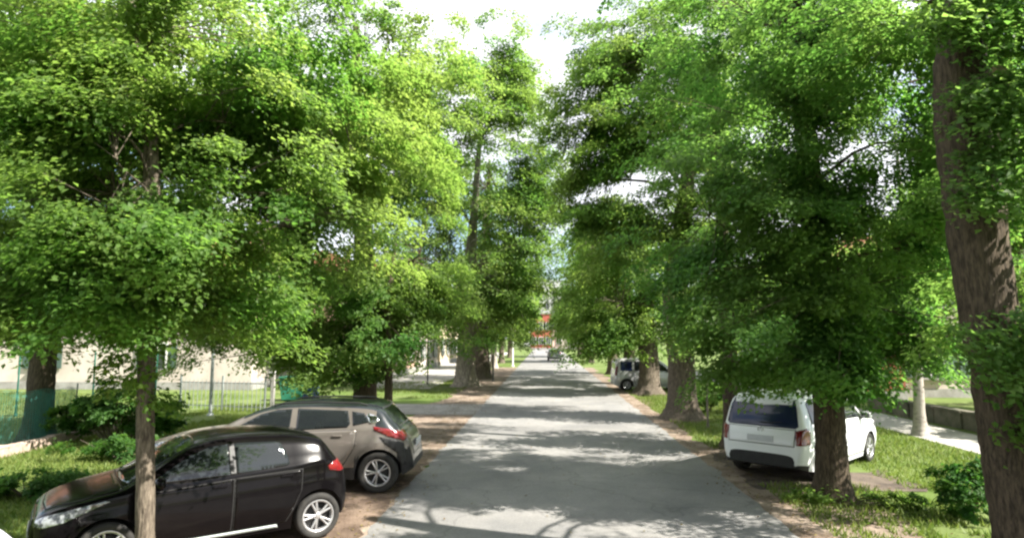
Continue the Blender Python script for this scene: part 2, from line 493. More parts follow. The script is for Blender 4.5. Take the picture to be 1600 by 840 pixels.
# ------------------------------------------------------------------ trees
def leaf_mesh(name, C, O, tint, g, size, per, spread, flat=0.10, droop=0.46, reach=0.9, wide=0.36):
    """C clump centres (n,3); O outward unit (n,3); each clump a drooping spray of kite leaves"""
    keep = g.uniform(0, 1, len(C)) < 0.66
    C, O, tint = C[keep], O[keep], tint[keep]
    per = int(per * 1.65)
    spread *= 1.08
    n = len(C)
    N = n * per
    ci = np.repeat(np.arange(n), per)
    t = g.uniform(-0.35, 1.0, N)
    o = O[ci]
    sp = spread * g.uniform(0.75, 1.25, n)[ci]
    side = np.stack([-o[:, 1], o[:, 0], np.zeros(N)], 1)
    side /= np.linalg.norm(side, axis=1)[:, None] + 1e-6
    P = C[ci] + o * (t * reach * sp)[:, None] + side * (g.normal(0, 0.36, N) * sp * (1.1 - 0.5 * np.abs(t)))[:, None]
    P[:, 2] += g.normal(0, flat, N) * sp * 1.3 - droop * sp * np.clip(t, 0, 1) ** 2
    P += g.normal(0, 0.07, (N, 3)) * sp[:, None]
    nr = np.stack([np.zeros(N), np.zeros(N), np.ones(N)], 1) + g.normal(0, 0.38, (N, 3)) + 0.45 * o
    nr /= np.linalg.norm(nr, axis=1)[:, None]
    d = o * 0.6 + g.normal(0, 0.7, (N, 3)); d[:, 2] -= 0.45
    d -= nr * np.sum(d * nr, 1)[:, None]
    d /= np.linalg.norm(d, axis=1)[:, None] + 1e-6
    s = np.cross(nr, d)
    L = size * g.uniform(0.5, 1.45, N)[:, None]
    V = np.stack([P, P + d * 0.45 * L + s * wide * L + nr * 0.10 * L, P + d * L - nr * 0.12 * L, P + d * 0.45 * L - s * wide * L + nr * 0.10 * L], 1).reshape(-1, 3)
    i = np.arange(N)[:, None] * 4
    F = np.concatenate([i + np.array([[0, 1, 2]]), i + np.array([[0, 2, 3]])], 1).reshape(-1, 3)
    me = fast_mesh(name, V, F)
    at = me.attributes.new("tint", 'FLOAT', 'FACE')
    tv = np.clip(0.72 * tint[ci] + 0.28 * g.uniform(0, 1, N), 0, 1)
    at.data.foreach_set("value", np.repeat(tv, 2).astype(np.float32))
    return me


SHOOT = {'old_tree': 0.46}


def tree(name, label, trunk, blobs, leaf, size, seed, bark='bark', per=130, spread=0.6, sides=16, flare=0.5, lump=0.035, ridges=0.04,
         gap=-0.12, freq=0.45, group=None, cat="tree", twigs=True, stubs=(), sprigs=(), rings=None, limb_r=0.32):
    """trunk: (x,y,z,r) control points. blobs: (cx,cy,cz,rx,ry,rz,nclumps) make up one crown"""
    g = np.random.default_rng(seed)
    b = trunk[0]
    root = empty(name, (b[0], b[1], 0), 0, label, cat, group)
    off = np.array([b[0], b[1], 0.0])
    hgt = trunk[-1][2] - trunk[0][2]
    rings = rings or max(10, int(hgt * 5))
    sp = smooth_path([(x, y, z, r) for x, y, z, r in trunk], rings)
    # denser rings near the foot
    parts = [tube(sp[:, :3] - off, np.clip(sp[:, 3], 0.01, 9), sides, flare=flare, lump=lump, seed=seed, ridges=ridges)]
    V, F = join(parts)
    link("trunk", fast_mesh("trunk", V, F, True), M[bark], root)
    for (p0, p1, r0, r1) in stubs:      # sawn limbs: a short collar and a pale cut face
        Vs, Fs = tube(np.array([p0, [(a + c) / 2 for a, c in zip(p0, p1)], p1]) - off, [r0 * 1.15, r0, r1], 12, lump=0.03, seed=seed + 1)
        st = link("limb_stub", fast_mesh("limb_stub", Vs, Fs, True), M[bark], root)
        ring = Vs[-12:]
        c = ring.mean(0) + (np.array(p1) - np.array(p0)) * 0.03
        Vc = np.vstack([ring * 1.0, c[None]])
        Fc = np.array([[k, (k + 1) % 12, 12] for k in range(12)])
        link("cut_face", fast_mesh("cut_face", Vc, Fc), M['cutwood'], st)
    C, O, T = [], [], []
    tp = sp[:, :3]
    for bi, (cx, cy, cz, rx, ry, rz, n) in enumerate(blobs):
        c0 = np.array([cx, cy, cz])
        k = int(np.argmin(np.abs(tp[:, 2] - min(cz - 0.55 * rz, tp[-1, 2]))))
        st = tp[k]
        mid = (st * 0.55 + c0 * 0.45) + np.array([0, 0, 0.12 * np.linalg.norm(c0 - st)]) + g.normal(0, 0.1, 3)
        end = c0 + (c0 - st) * 0.25
        lp = smooth_path([st, mid, c0, end], 9)
        r0 = sp[k, 3] * limb_r * (1.25 if rx > 1.5 else 0.8)
        limb = [tube(lp - off, np.linspace(r0, r0 * 0.18, 9), 7, lump=0.05, seed=seed + bi)]
        cnt = tries = 0
        while cnt < n and tries < n * 8:
            tries += 1
            v = g.normal(0, 1, 3); v /= np.linalg.norm(v)
            q = g.normal(0, 0.56, 3)
            p = c0 + np.clip(q, -1.25, 1.25) * np.array([rx, ry, rz])
            if p[2] < 0.9 or noise.noise(tuple(p * freq + seed * 3.7)) < gap:
                continue
            if p[0] ** 2 + p[1] ** 2 < 9 and p[1] > -2:
                continue
            o = np.array([p[0] - b[0] * 0.5 - cx * 0.5, p[1] - b[1] * 0.5 - cy * 0.5, 0.0]) + g.normal(0, 0.35, 3) * np.array([1, 1, 0.2]) * rx
            o /= np.linalg.norm(o) + 1e-6
            C.append(p); O.append(o); T.append(np.clip(0.5 + 0.9 * noise.noise(tuple(p * 0.7 + 5.0)) + g.normal(0, 0.15), 0, 1))
            cnt += 1
            if twigs and g.uniform() < 0.6:
                j = int(np.argmin(np.linalg.norm(lp - p, axis=1)))
                q0 = lp[j]
                m_ = (q0 + p) / 2 + g.normal(0, 0.08, 3) + np.array([0, 0, 0.1])
                rr = max(0.008, r0 * 0.16)
                limb.append(tube(np.array([q0, m_, p]) - off, [rr, rr * 0.7, rr * 0.3], 4))
        Vl, Fl = join(limb)
        link("limb", fast_mesh("limb", Vl, Fl, True), M[bark], root)
    C, O, T = np.array(C), np.array(O), np.array(T)
    me = leaf_mesh("crown", C - off, O, T, g, size, per, spread)
    link("crown", me, M[leaf], root, 'stuff')
    if len(sprigs):
        Cs = np.array([s[:3] for s in sprigs]); Os = np.array([s[3:6] for s in sprigs], float)
        Os /= np.linalg.norm(Os, axis=1)[:, None]
        me = leaf_mesh("trunk_shoots", Cs - off, Os, g.uniform(0.2, 1, len(Cs)), g, size, 80, SHOOT.get(name, 0.32))
        link("trunk_shoots", me, M[leaf], root, 'stuff')
    return root


# ---- left row
tree("young_tree", "young slender tree with lit bark in front of the black hatchback", [(-4.46, 7.2, -0.05, .11), (-4.47, 7.2, .6, .098), (-4.56, 7.2, 2.2, .09), (-4.69, 7.25, 4.85, .085), (-5.05, 7.3, 6.4, .065), (-5.2, 7.3, 8.2, .03)],
     [(-5.2, 7.5, 4.4, 2.1, 1.6, 1.2, 170), (-3.7, 8.0, 4.1, 1.5, 1.3, 1.0, 90), (-6.9, 8.0, 3.9, 1.5, 1.4, .9, 85), (-4.8, 7.3, 6.4, 1.9, 1.5, 1.3, 120), (-3.1, 8.8, 6.0, 1.3, 1.3, 1.3, 70), (-6.5, 8.0, 6.4, 1.5, 1.4, 1.4, 70), (-4.9, 7.2, 3.1, 1.5, 1.0, .4, 70), (-4.6, 6.5, 3.7, .8, .3, .8, 55), (-4.8, 6.5, 5.0, .8, .3, .9, 75), (-4.65, 6.7, 4.6, .5, .2, .6, 45), (-3.9, 7.9, 5.5, 1.3, 1.0, .9, 90)],
     'leaf_bright', 0.064, 11, bark='bark', per=215, spread=0.48, sides=14, flare=0.3, gap=-0.1, freq=.6,
     sprigs=[(-4.5, 7.2, 2.1, .5, -.4, .1), (-4.75, 7.2, 2.25, -.7, -.3, 0), (-4.35, 7.15, 2.0, .8, .1, 0), (-4.6, 7.1, 2.6, -.3, -.6, 0), (-4.85, 7.2, 2.7, -.8, 0, 0), (-4.6, 7.05, 2.9, 0, -1, 0), (-4.7, 7.05, 3.2, -.2, -1, 0), (-4.3, 7.1, 2.2, .9, -.3, 0), (-4.55, 7.05, 2.35, .2, -1, 0), (-4.75, 7.05, 2.5, -.5, -.9, 0), (-4.45, 7.05, 2.7, .4, -.9, 0)])
tree("verge_tree", "dark thick trunk beside the teal netting at the left edge", [(-13.63, 16.9, -0.05, .36), (-13.63, 16.9, 1.2, .31), (-13.6, 16.9, 3.5, .28), (-13.4, 17, 6.5, .22), (-13.2, 17, 11, .1)],
     [(-13.5, 16.3, 4.6, 3.2, 2.4, 1.6, 170), (-11.4, 16.0, 7.4, 2.6, 2.4, 1.9, 120), (-14.8, 16.6, 8.6, 2.8, 2.4, 2.2, 130), (-12.4, 16.8, 10.8, 2.8, 2.4, 2.0, 120), (-10.2, 17.0, 4.1, 2.2, 1.8, 1.2, 100)],
     'leaf_mid', 0.09, 12, bark='bark_dark', per=170, spread=0.75)
tree("verge_tree", "tall shaded tree behind the taupe crossover with a straight dark trunk", [(-5.05, 18, -0.05, .36), (-5.05, 18, 1.4, .32), (-5.1, 18, 4.2, .28), (-5.4, 18, 8, .2), (-5.6, 18, 12, .08)],
     [(-5.2, 17.6, 4.2, 2.6, 2.2, 1.7, 170), (-7.8, 17.0, 4.4, 2.2, 2.0, 1.7, 120), (-3.7, 17.2, 4.8, 1.1, 1.5, 1.4, 80), (-6.3, 17.4, 7.3, 2.6, 2.2, 1.9, 160), (-4.1, 17.4, 7.8, 1.5, 1.8, 2.0, 110), (-5.2, 17.4, 10.6, 2.6, 2.2, 2.0, 160), (-6.3, 17.6, 2.3, 2.1, 1.4, .75, 110)],
     'leaf_bright', 0.085, 13, bark='bark_dark', per=180, spread=0.66, gap=-0.12)
tree("young_tree", "thin dark-stemmed tree just right of the crossover's rear window", [(-4.14, 17.0, -0.05, .12), (-4.14, 17, 1.5, .105), (-4.2, 17, 3.5, .09), (-4.0, 17, 5.6, .04)],
     [(-4.3, 16.9, 3.6, .9, 1.0, .8, 36), (-4.7, 16.9, 2.1, .6, .8, .5, 26)], 'leaf_mid', 0.10, 14, bark='bark_dark', per=110, spread=0.5, sides=10, flare=0.2)
tree("plane_tree", "stout sunlit trunk with flared roots left of the road, nearer of two", [(-4.53, 36.7, -0.05, .60), (-4.5, 36.7, 1.6, .5), (-4.45, 36.7, 3.4, .5), (-4.3, 36.7, 7, .34), (-4.0, 36.6, 11, .2), (-3.6, 36.5, 17, .06)],
     [(-5.2, 35.0, 6.0, 3.8, 2.6, 2.8, 200), (-2.0, 35.4, 6.4, 2.0, 2.4, 2.6, 105), (-5.8, 35.2, 10.8, 3.6, 2.6, 3.0, 190), (-1.9, 35.4, 11.0, 2.4, 2.4, 2.8, 160), (-2.4, 35.6, 15.4, 2.0, 2.2, 2.2, 95), (-6.2, 35.6, 15.8, 3.0, 2.4, 2.6, 110), (-3.4, 35.6, 18.4, 2.2, 1.8, 1.6, 60), (-2.0, 35.6, 18.6, 1.6, 1.4, 2.2, 50), (-4.2, 35.4, 3.8, 2.8, 1.8, .9, 70), (-.7, 35.4, 11, 1.3, 1.6, 3, 90), (-1.2, 35.4, 15, 1.3, 1.4, 2, 50)],
     'leaf_bright', 0.15, 15, bark='bark_pale', per=100, spread=1.0, flare=0.55, gap=-0.1, freq=0.3)
tree("plane_tree", "stout trunk standing just behind the nearer sunlit trunk left of road", [(-4.3, 43.6, -0.05, .58), (-4.3, 43.6, 1.8, .48), (-4.3, 43.6, 4, .42), (-4.0, 43.6, 9, .25), (-3.8, 43.6, 15, .08)],
     [(-4.4, 43, 7.0, 2.8, 3.0, 3.2, 90), (-2.2, 42.6, 5.4, 1.5, 2.4, 2.0, 45), (-4.0, 43, 12.4, 3.0, 3.0, 3.2, 100)],
     'leaf_bright', 0.19, 16, bark='bark', per=85, spread=1.1, flare=0.5, freq=0.3)
far_l = [("row tree on the left with a pale trunk, first past the two stout trunks", 58, -4.6, 'birch', 17), ("row tree on the left with a dark trunk, second past the two stout trunks", 70, -4.7, 'bark', 18), ("farthest row tree on the left side of the road", 88, -4.8, 'bark', 19), ]
for lab, y, x, bk, sd in far_l:
    tree("street_tree", lab, [(x, y, -0.05, .32), (x, y, 2, .26), (x, y, 5, .22), (x + .2, y, 10, .08)],
         [(x + .2, y, 5.4, 2.6, 3.0, 2.0, 100), (x + 1.5, y, 6.6, 1.6, 2.6, 2.2, 45), (x - .4, y, 10.0, 3.0, 2.8, 3.0, 80)],
         'leaf_bright', 0.26, sd, bark=bk, per=65, spread=1.2, flare=0.4, freq=0.25, twigs=False, group="row trees along the left of the road", sides=10)

# ---- right row
SHOOTS = []
gsh = np.random.default_rng(77)
for z0, z1, x0, x1, n in ((4.0, 5.5, 4.5, 5.1, 58), (1.75, 3.1, 4.85, 5.5, 40), (2.2, 3.0, 4.3, 4.8, 12), (5.75, 6.7, 4.2, 5.4, 62)):
    for q in range(n):
        SHOOTS.append((gsh.uniform(x0, x1), gsh.uniform(6.75, 7.0), gsh.uniform(z0, z1), gsh.normal(0, .6), -1, 0))
tree("old_tree", "massive leaning trunk with a sawn limb at the right edge", [(5.16, 7.3, -0.05, .34), (5.1, 7.3, .64, .285), (5.02, 7.3, 1.5, .275), (4.97, 7.3, 2.2, .27), (4.84, 7.3, 3.3, .27), (4.79, 7.3, 4.37, .265), (4.76, 7.3, 5.34, .25), (4.8, 7.3, 6.1, .22), (5.2, 7.3, 8.0, .13)],
     [(5.4, 9.2, 7.1, 1.9, .9, .7, 90), (7.2, 9.4, 5.8, .9, .9, 1.4, 60), (6.5, 8.8, 5.2, .9, .8, 1.1, 60), (6.0, 7.5, 3.0, .9, .8, 1.0, 45)],
     'leaf_mid', 0.07, 31, bark='bark_dark', per=125, spread=0.48, sides=30, flare=0.35, lump=0.03, ridges=0.08,
     stubs=[((4.82, 7.15, 5.42), (4.9, 6.82, 5.52), .16, .145)],
     sprigs=SHOOTS, rings=60, limb_r=.2)
tree("verge_tree", "mid-sized trunk standing directly behind the white people carrier", [(4.87, 11.46, -0.05, .31), (4.87, 11.46, .5, .255), (4.85, 11.46, 2.0, .235), (4.78, 11.46, 4.5, .2), (4.62, 11.46, 8.6, .13), (4.6, 11.46, 11, .05)],
     [(4.9, 11.1, 3.4, 2.2, 1.5, 1.0, 150), (3.2, 11.0, 4.6, 1.3, 1.4, 1.2, 90), (6.2, 11.3, 4.3, 1.5, 1.4, 1.2, 100), (4.6, 11.3, 6.2, 2.2, 1.6, 1.4, 115), (4.0, 11.3, 8.4, 2.0, 1.6, 1.3, 70), (4.7, 10.7, 2.3, 1.5, .7, .4, 70), (6.8, 11.6, 7.4, 1.8, 1.4, 1.5, 110), (5.4, 11.4, 9.4, 1.8, 1.4, 1.0, 80), (3.9, 11.2, 2.5, .8, .8, .5, 40), (4.75, 10.9, 4.3, .6, .22, 1.4, 60), (4.65, 10.9, 7.0, .7, .3, 1.4, 56), (6.9, 11.4, 6.2, 1.2, .9, 1.3, 70), (6.3, 10.8, 2.75, .9, .8, .4, 40)],
     'leaf_mid', 0.072, 32, bark='bark_dark', per=185, spread=0.52, sides=24, ridges=0.05, flare=0.35, gap=-0.02, freq=.6, limb_r=.24)
tree("verge_tree", "grey trunk just left of the white people carrier", [(4.67, 16.63, -0.05, .24), (4.67, 16.63, .6, .2), (4.66, 16.6, 2.4, .185), (4.6, 16.6, 5, .15), (4.5, 16.6, 10, .06)],
     [(5.7, 16.2, 3.3, 1.3, 1.0, .9, 80), (4.6, 15.8, 7.4, 1.7, .9, 1.1, 60), (4.2, 16.2, 9.8, 2.2, 1.6, 1.6, 120), (7.0, 16.0, 6.0, 1.0, .8, 1.3, 36), (4.6, 15.8, 5.0, .6, .3, .9, 30)],
     'leaf_mid', 0.095, 33, bark='bark_dark', per=110, spread=0.65)
tree("old_tree", "broad pruned trunk with a forked stub at the right of the road", [(4.66, 22.3, -0.05, .56), (4.66, 22.3, .6, .47), (4.62, 22.3, 2.0, .44), (4.55, 22.3, 3.4, .43), (4.5, 22.3, 4.2, .38), (5.0, 22.3, 8, .26), (5.6, 22.3, 13, .1)],
     [(6.0, 22, 4.3, 1.3, .8, .9, 40), (3.0, 21.8, 9.0, 2.2, 1.5, 1.8, 140), (3.2, 21.8, 6.6, 1.2, .8, .8, 34), (5.6, 22.0, 9.4, 2.2, 1.4, 2.0, 110), (3.2, 22, 12.2, 2.2, 2.2, 2.4, 140), (5.8, 22.2, 13.0, 2.2, 2.2, 2.0, 110), (4.9, 21.6, 3.0, .8, .7, .6, 20), (4.7, 21.2, 6.6, .7, .3, 1.3, 46), (2.0, 21.8, 8.2, 1.1, 1.0, 1.7, 80), (2.4, 21.8, 6.2, 1.0, .8, .9, 36), (1.9, 21.8, 11.0, 1.0, 1.0, 1.6, 50)],
     'leaf_bright', 0.105, 34, per=160, spread=0.75, sides=24, ridges=0.05, flare=0.45, gap=-0.1,
     stubs=[((4.5, 22.2, 3.7), (4.15, 21.9, 4.3), .22, .19)])
tree("old_tree", "trunk with a pale flared root in front of the silver van", [(5.12, 32.2, -0.05, .62), (5.12, 32.2, .6, .5), (5.1, 32.2, 2.2, .45), (5.0, 32.2, 5, .33), (4.7, 32.2, 8.2, .1)],
     [(4.0, 31.6, 4.2, 2.8, 1.8, 1.8, 150), (3.2, 32, 7.6, 1.8, 2.2, 1.9, 110), (3.0, 31.6, 2.6, 1.3, 1.2, .6, 36)],
     'leaf_bright', 0.145, 35, bark='bark', per=115, spread=0.9, flare=0.6)
far_r = [("row tree on the right, first beyond the silver van", 39.5, 5.1, 36), ("row tree on the right, second beyond the silver van", 49, 5.1, 37), ("row tree on the right, third beyond the silver van", 72, 5.0, 38), ("farthest row tree on the right side of the road", 92, 5.0, 39)]
for lab, y, x, sd in far_r:
    ry = 4.2 if y < 60 else 2.6
    tree("street_tree", lab, [(x, y, -0.05, .4), (x, y, 2, .33), (x, y, 5, .26), (x - .2, y, 10, .08)],
         [(x - .8, y, 4.4, 2.2, ry, 1.9, 110), (x - 1.3, y, 7.4, 1.7, ry, 2.4, 80), (x + .6, y, 8.6, 2.6, 2.6, 1.8, 70)],
         'leaf_bright', 0.22, sd, per=65, spread=1.15, flare=0.4, freq=0.25, twigs=False, group="row trees along the right of the road", sides=10)
tree("birch_tree", "slim white-barked tree beside the right footpath", [(10.61, 19.04, -0.05, .19), (10.6, 19.04, .5, .14), (10.58, 19.0, 2, .12), (10.5, 19, 5, .09), (10.4, 19, 9, .03)],
     [(10.8, 19, 4.2, 1.8, 1.6, 1.3, 70), (11.0, 19, 6.2, 1.6, 1.4, 1.4, 60), (9.4, 19, 4.2, 1.2, 1.0, 1.0, 30)],
     'leaf_bright', 0.115, 40, bark='birch', per=100, spread=0.65, sides=12, flare=0.5)
for lab, x, y, sd, hi in (("leafy garden tree behind the low dark wall on the right", 15.4, 21.5, 41, 0), ("garden tree behind the red wall on the right", 12.0, 32.5, 42, 0), ("tall garden tree at the far right beyond the path", 20.0, 24.0, 43, 1)):
    tree("garden_tree", lab, [(x, y, -0.05, .25), (x, y, 2, .2), (x, y, 5, .15), (x, y, 10 if hi else 8, .05)],
         [(x, y, 4.2, 2.6, 2.4, 1.8, 110), (x - .4, y, 6.6, 2.2, 2.0, 1.2, 80)] + ([(x + .8, y, 10.0, 2.6, 2.4, 2.0, 90)] if hi else []),
         'leaf_bright', 0.15, sd, per=90, spread=0.8, sides=10)
# unseen trees beside and behind the viewer, added for foreground shade and car reflections
for lab, x, y, sd in (("unseen left row tree just behind the viewer", -5.6, -4.0, 53), ("unseen left row tree well behind the viewer", -5.4, -14.0, 54), ("unseen left lawn tree behind the viewer", -12.5, -3.0, 55), ("unseen right row tree well behind the viewer", 5.4, -12.0, 56)):
    tree("verge_tree", lab, [(x, y, -0.05, .34), (x, y, 2, .27), (x, y, 5, .22), (x, y, 10, .06)],
         [(x, y, 4.4, 2.4, 2.2, 1.6, 130), (x + .3, y, 7.4, 2.6, 2.2, 2.0, 130), (x - .2, y, 10.4, 2.2, 2.0, 1.8, 80)],
         'leaf_mid', 0.16, sd, per=70, spread=0.8, sides=10, twigs=False)
for lab, x, y, sd in (("unseen verge tree to the right of the viewer, nearest the massive trunk", 8.2, 4.0, 51), ("unseen verge tree to the right of the viewer, level with the viewer", 8.6, 0.5, 52)):  # out of view, added to shade the massive trunk and the near road
    tree("verge_tree", lab, [(x, y, -0.05, .3), (x, y, 2, .24), (x, y, 5, .2), (x, y, 9, .06)],
         [(x, y, 4.6, 1.5, 1.4, 1.5, 130), (x + .3, y, 7.0, 1.8, 1.5, 1.5, 130), (x - .2, y + .4, 2.6, 1.0, 1.0, .8, 40)],
         'leaf_mid', 0.11, sd, per=100, spread=0.6, sides=12)

# ------------------------------------------------------------------ cars
def pchip(pts):
    x = np.array([p[0] for p in pts], float)
    y = np.array([p[1] for p in pts], float)
    h = np.diff(x)
    d = np.diff(y) / h
    m = np.zeros(len(x))
    m[0], m[-1] = d[0], d[-1]
    for i in range(1, len(x) - 1):
        if d[i - 1] * d[i] > 0:
            w1, w2 = 2 * h[i] + h[i - 1], h[i] + 2 * h[i - 1]
            m[i] = (w1 + w2) / (w1 / d[i - 1] + w2 / d[i])

    def f(q):
        q = min(max(q, x[0]), x[-1])
        i = min(int(np.searchsorted(x, q, side='right')) - 1, len(x) - 2)
        t = (q - x[i]) / h[i]
        return ((2 * t ** 3 - 3 * t * t + 1) * y[i] + (t ** 3 - 2 * t * t + t) * h[i] * m[i] + (-2 * t ** 3 + 3 * t * t) * y[i + 1] + (t ** 3 - t * t) * h[i] * m[i + 1])
    return f


def sstep(a, b, x):
    t = min(max((x - a) / (b - a), 0), 1)
    return t * t * (3 - 2 * t)


class Car:
    """a car in its own frame: x forward (0 at the middle of its length), y left, z up"""

    def __init__(self, sp):
        sp = dict(sp)
        k = self.k = sp.get('k', 1.0)       # stretch of the length; heights and wheels stay
        for q in ('L', 'fa', 'ra'):
            sp[q] *= k
        for q in ('top', 'belt', 'wid', 'und'):
            sp[q] = [(a * k, b) for a, b in sp[q]]
        self.sp = sp
        self.L = sp['L']
        self.top, self.belt, self.wid, self.und = (pchip(sp[k]) for k in ('top', 'belt', 'wid', 'und'))
        self.shell()

    def X(self, s):
        return self.L / 2 - s

    def Xp(self, s):
        return self.L / 2 - s * self.k

    def ring(self, s):
        sp = self.sp
        W, b, t, zu = self.wid(s), self.belt(s), self.top(s), self.und(s)
        t = max(t, b + 0.004)
        zb = zu
        for sw in (sp['fa'], sp['ra']):
            dd = sp['arch'] ** 2 - (s - sw) ** 2
            if dd > 0:
                zb = max(zb, sp['wr'] + math.sqrt(dd))
        b = max(b, zb + 0.03)
        t = max(t, b + 0.004)
        h = t - b
        yi = max(W - 0.26, 0.05)
        pts = [(0, zu), (yi, zu), (yi + 0.002, zb + 0.001)]
        n = 9
        for k in range(n):
            f = k / (n - 1)
            z = zb + (b - zb) * f
            zz = (z - zu) / max(b - zu, 0.05)
            fl = 0.93 + 0.07 * sstep(-0.05, 0.42, zz) - 0.028 * sstep(0.55, 1.0, zz) + 0.012 * math.exp(-((zz - sp.get('crease', 0.72)) / 0.07) ** 2)
            pts.append((W * fl, z))
        g = sstep(0.10, 0.42, h)
        tum = sp['tumble'] * min(h / sp['hg'], 1.1)
        yb = W * 0.972
        for fy_h, fz_h, fy_g, fz_g in ((0.985, .16, 1 - .10 * tum / yb, .06), (0.95, .42, 1 - .34 * tum / yb, .32), (0.90, .62, 1 - .62 * tum / yb, .60), (0.84, .76, 1 - .90 * tum / yb, .84), (0.78, .84, (1 - 1.12 * tum / yb), .925), (0.66, .92, (1 - 1.45 * tum / yb), .965), (0.40, .975, (1 - tum / yb) * .5, .99), (0.2, .995, (1 - tum / yb) * .25, .998)):
            pts.append((yb * (fy_h * (1 - g) + fy_g * g), b + h * (fz_h * (1 - g) + fz_g * g)))
        pts.append((0, t))
        return pts

    def shell(self):
        sp = self.sp
        st = set(np.round(np.arange(0, self.L + .001, 0.06), 4))
        for e in (0.004, .01, .018, .03, .045, .08, .105, .15):
            st.add(e); st.add(round(self.L - e, 4))
        for sw in (sp['fa'], sp['ra']):
            for a in np.linspace(0, math.pi, 25):
                st.add(round(sw + sp['arch'] * math.cos(a) * 0.9999, 4))
            st.add(round(sw + sp['arch'] + .004, 4)); st.add(round(sw - sp['arch'] - .004, 4))
        st = sorted(x for x in st if 0 <= x <= self.L)
        st = [x for i, x in enumerate(st) if i == 0 or x - st[i - 1] > 0.0015]
        V, self.rows = [], []
        np_ = None
        for s in st:
            r = self.ring(s)
            np_ = len(r)
            full = [(y, z) for y, z in r] + [(-y, z) for y, z in r[-2:0:-1]]
            for y, z in full:
                V.append((self.X(s), y, z))
        m = 2 * np_ - 2
        F, kind = [], []
        for i in range(len(st) - 1):
            for j in range(m):
                k = (j + 1) % m
                F.append((i * m + j, i * m + k, (i + 1) * m + k, (i + 1) * m + j))
                jj = j if j < np_ - 1 else m - 1 - j
                kind.append((i, jj))
        self.V, self.F, self.kind, self.st, self.m, self.np_ = V, F, kind, st, m, np_
        caps = [[j for j in range(m)][::-1], [(len(st) - 1) * m + j for j in range(m)]]
        self.bvh = BVHTree.FromPolygons([Vector(v) for v in V], [tuple(f) for f in F] + [tuple(c) for c in caps])
        self.caps = caps

    def build(self, name, loc, rz, label, cat, group=None):
        sp = self.sp
        root = empty(name, loc, rz, label, cat, group)
        self.root = root
        faces = {'body': [], 'roof': [], 'under': [], 'clad': []}
        for f, (i, j) in zip(self.F, self.kind):
            s = (self.st[i] + self.st[i + 1]) / 2
            z = sum(self.V[v][2] for v in f) / 4
            h = self.top(s) - self.belt(s)
            if j <= 2:
                faces['under'].append(f)
            elif j in (3, 4) and sp.get('clad') and z < 0.62:
                faces['clad'].append(f)
            elif sp.get('clad_rear') and s > self.L - 0.22 and z < 0.78 and j < 11:
                faces['clad'].append(f)
            elif sp.get('lowblack') and (s > self.L - .3) and z < sp['lowblack']:
                faces['clad'].append(f)
            elif sp.get('roof') and (j >= 15 and h > 0.3 or s > sp['L'] * .862 and j >= 11 and z > 1.08):
                faces['roof'].append(f)
            else:
                faces['body'].append(f)
        for q, c in enumerate(self.caps):
            faces['clad' if sp.get('clad') or (q and sp.get('lowblack')) else 'body'].append(tuple(c))
        mats = {'body': sp['paint'], 'roof': sp.get('roof'), 'under': M['plastic'], 'clad': M['plastic']}
        names = {'body': 'body', 'roof': 'roof', 'under': 'underbody', 'clad': 'bumper_cladding'}
        for k, fs in faces.items():
            if not fs:
                continue
            used = sorted({v for f in fs for v in f})
            mp_ = {v: n for n, v in enumerate(used)}
            me = bpy.data.meshes.new(names[k])
            me.from_pydata([self.V[v] for v in used], [], [[mp_[v] for v in f] for f in fs])
            me.validate()
            for p in me.polygons:
                p.use_smooth = len(p.vertices) == 4
            link(names[k], me, mats[k], root)
        return root

    def patch(self, name, pts, d, m, off=0.004, step=0.05, parent=None, thick=0.02):
        """a panel cut to an outline (3-D points near the surface) and laid on the shell along direction d"""
        d = Vector(d).normalized()
        u = Vector((0, 0, 1)).cross(d)
        if u.length < 0.1:
            u = Vector((0, 1, 0))
        u.normalize()
        v = d.cross(u)
        P = [Vector(p) for p in pts]
        q = [(p.dot(u), p.dot(v)) for p in P]
        o2 = []
        for i in range(len(q)):
            a, b = q[i], q[(i + 1) % len(q)]
            n = max(1, int(math.hypot(b[0] - a[0], b[1] - a[1]) / step))
            for k in range(n):
                o2.append(Vector((a[0] + (b[0] - a[0]) * k / n, a[1] + (b[1] - a[1]) * k / n)))
        ne = len(o2)
        ed = [(i, (i + 1) % ne) for i in range(ne)]
        us = [p.x for p in o2]; vs = [p.y for p in o2]
        inner = []
        x = min(us) + step / 2
        while x < max(us):
            y = min(vs) + step / 2
            while y < max(vs):
                inner.append(Vector((x, y)))
                y += step
            x += step
        rv, re, rf, _, _, _ = delaunay_2d_cdt(o2 + inner, ed, [], 1, 1e-5)
        used = sorted({i for f in rf for i in f})
        idx = {k: n for n, k in enumerate(used)}
        V = []
        for k in used:
            p = u * rv[k].x + v * rv[k].y
            hit = self.bvh.ray_cast(p - d * 6, d)
            if hit[0] is None:
                hit = self.bvh.find_nearest(p)
            nr = hit[1]
            if nr.dot(d) > 0:
                nr = -nr
            V.append(hit[0] + nr * off * 0.5 - d * off * 0.5)
        F = [[idx[i] for i in f] for f in rf]
        bm = bmesh.new()
        bv = [bm.verts.new(p) for p in V]
        for f in F:
            try:
                bm.faces.new([bv[i] for i in f])
            except ValueError:
                pass
        bm.normal_update()
        for f in bm.faces:
            if f.normal.dot(d) > 0:
                f.normal_flip()
        be = [e for e in bm.edges if len(e.link_faces) == 1]
        r = bmesh.ops.extrude_edge_only(bm, edges=be)
        for g in r['geom']:
            if isinstance(g, bmesh.types.BMVert):
                g.co += d * thick
        side = {f for g in r['geom'] if isinstance(g, bmesh.types.BMFace) for f in [g]}
        for f in bm.faces:
            f.smooth = f not in side
        me = bpy.data.meshes.new(name)
        bm.to_mesh(me)
        bm.free()
        return link(name, me, m, parent or self.root)

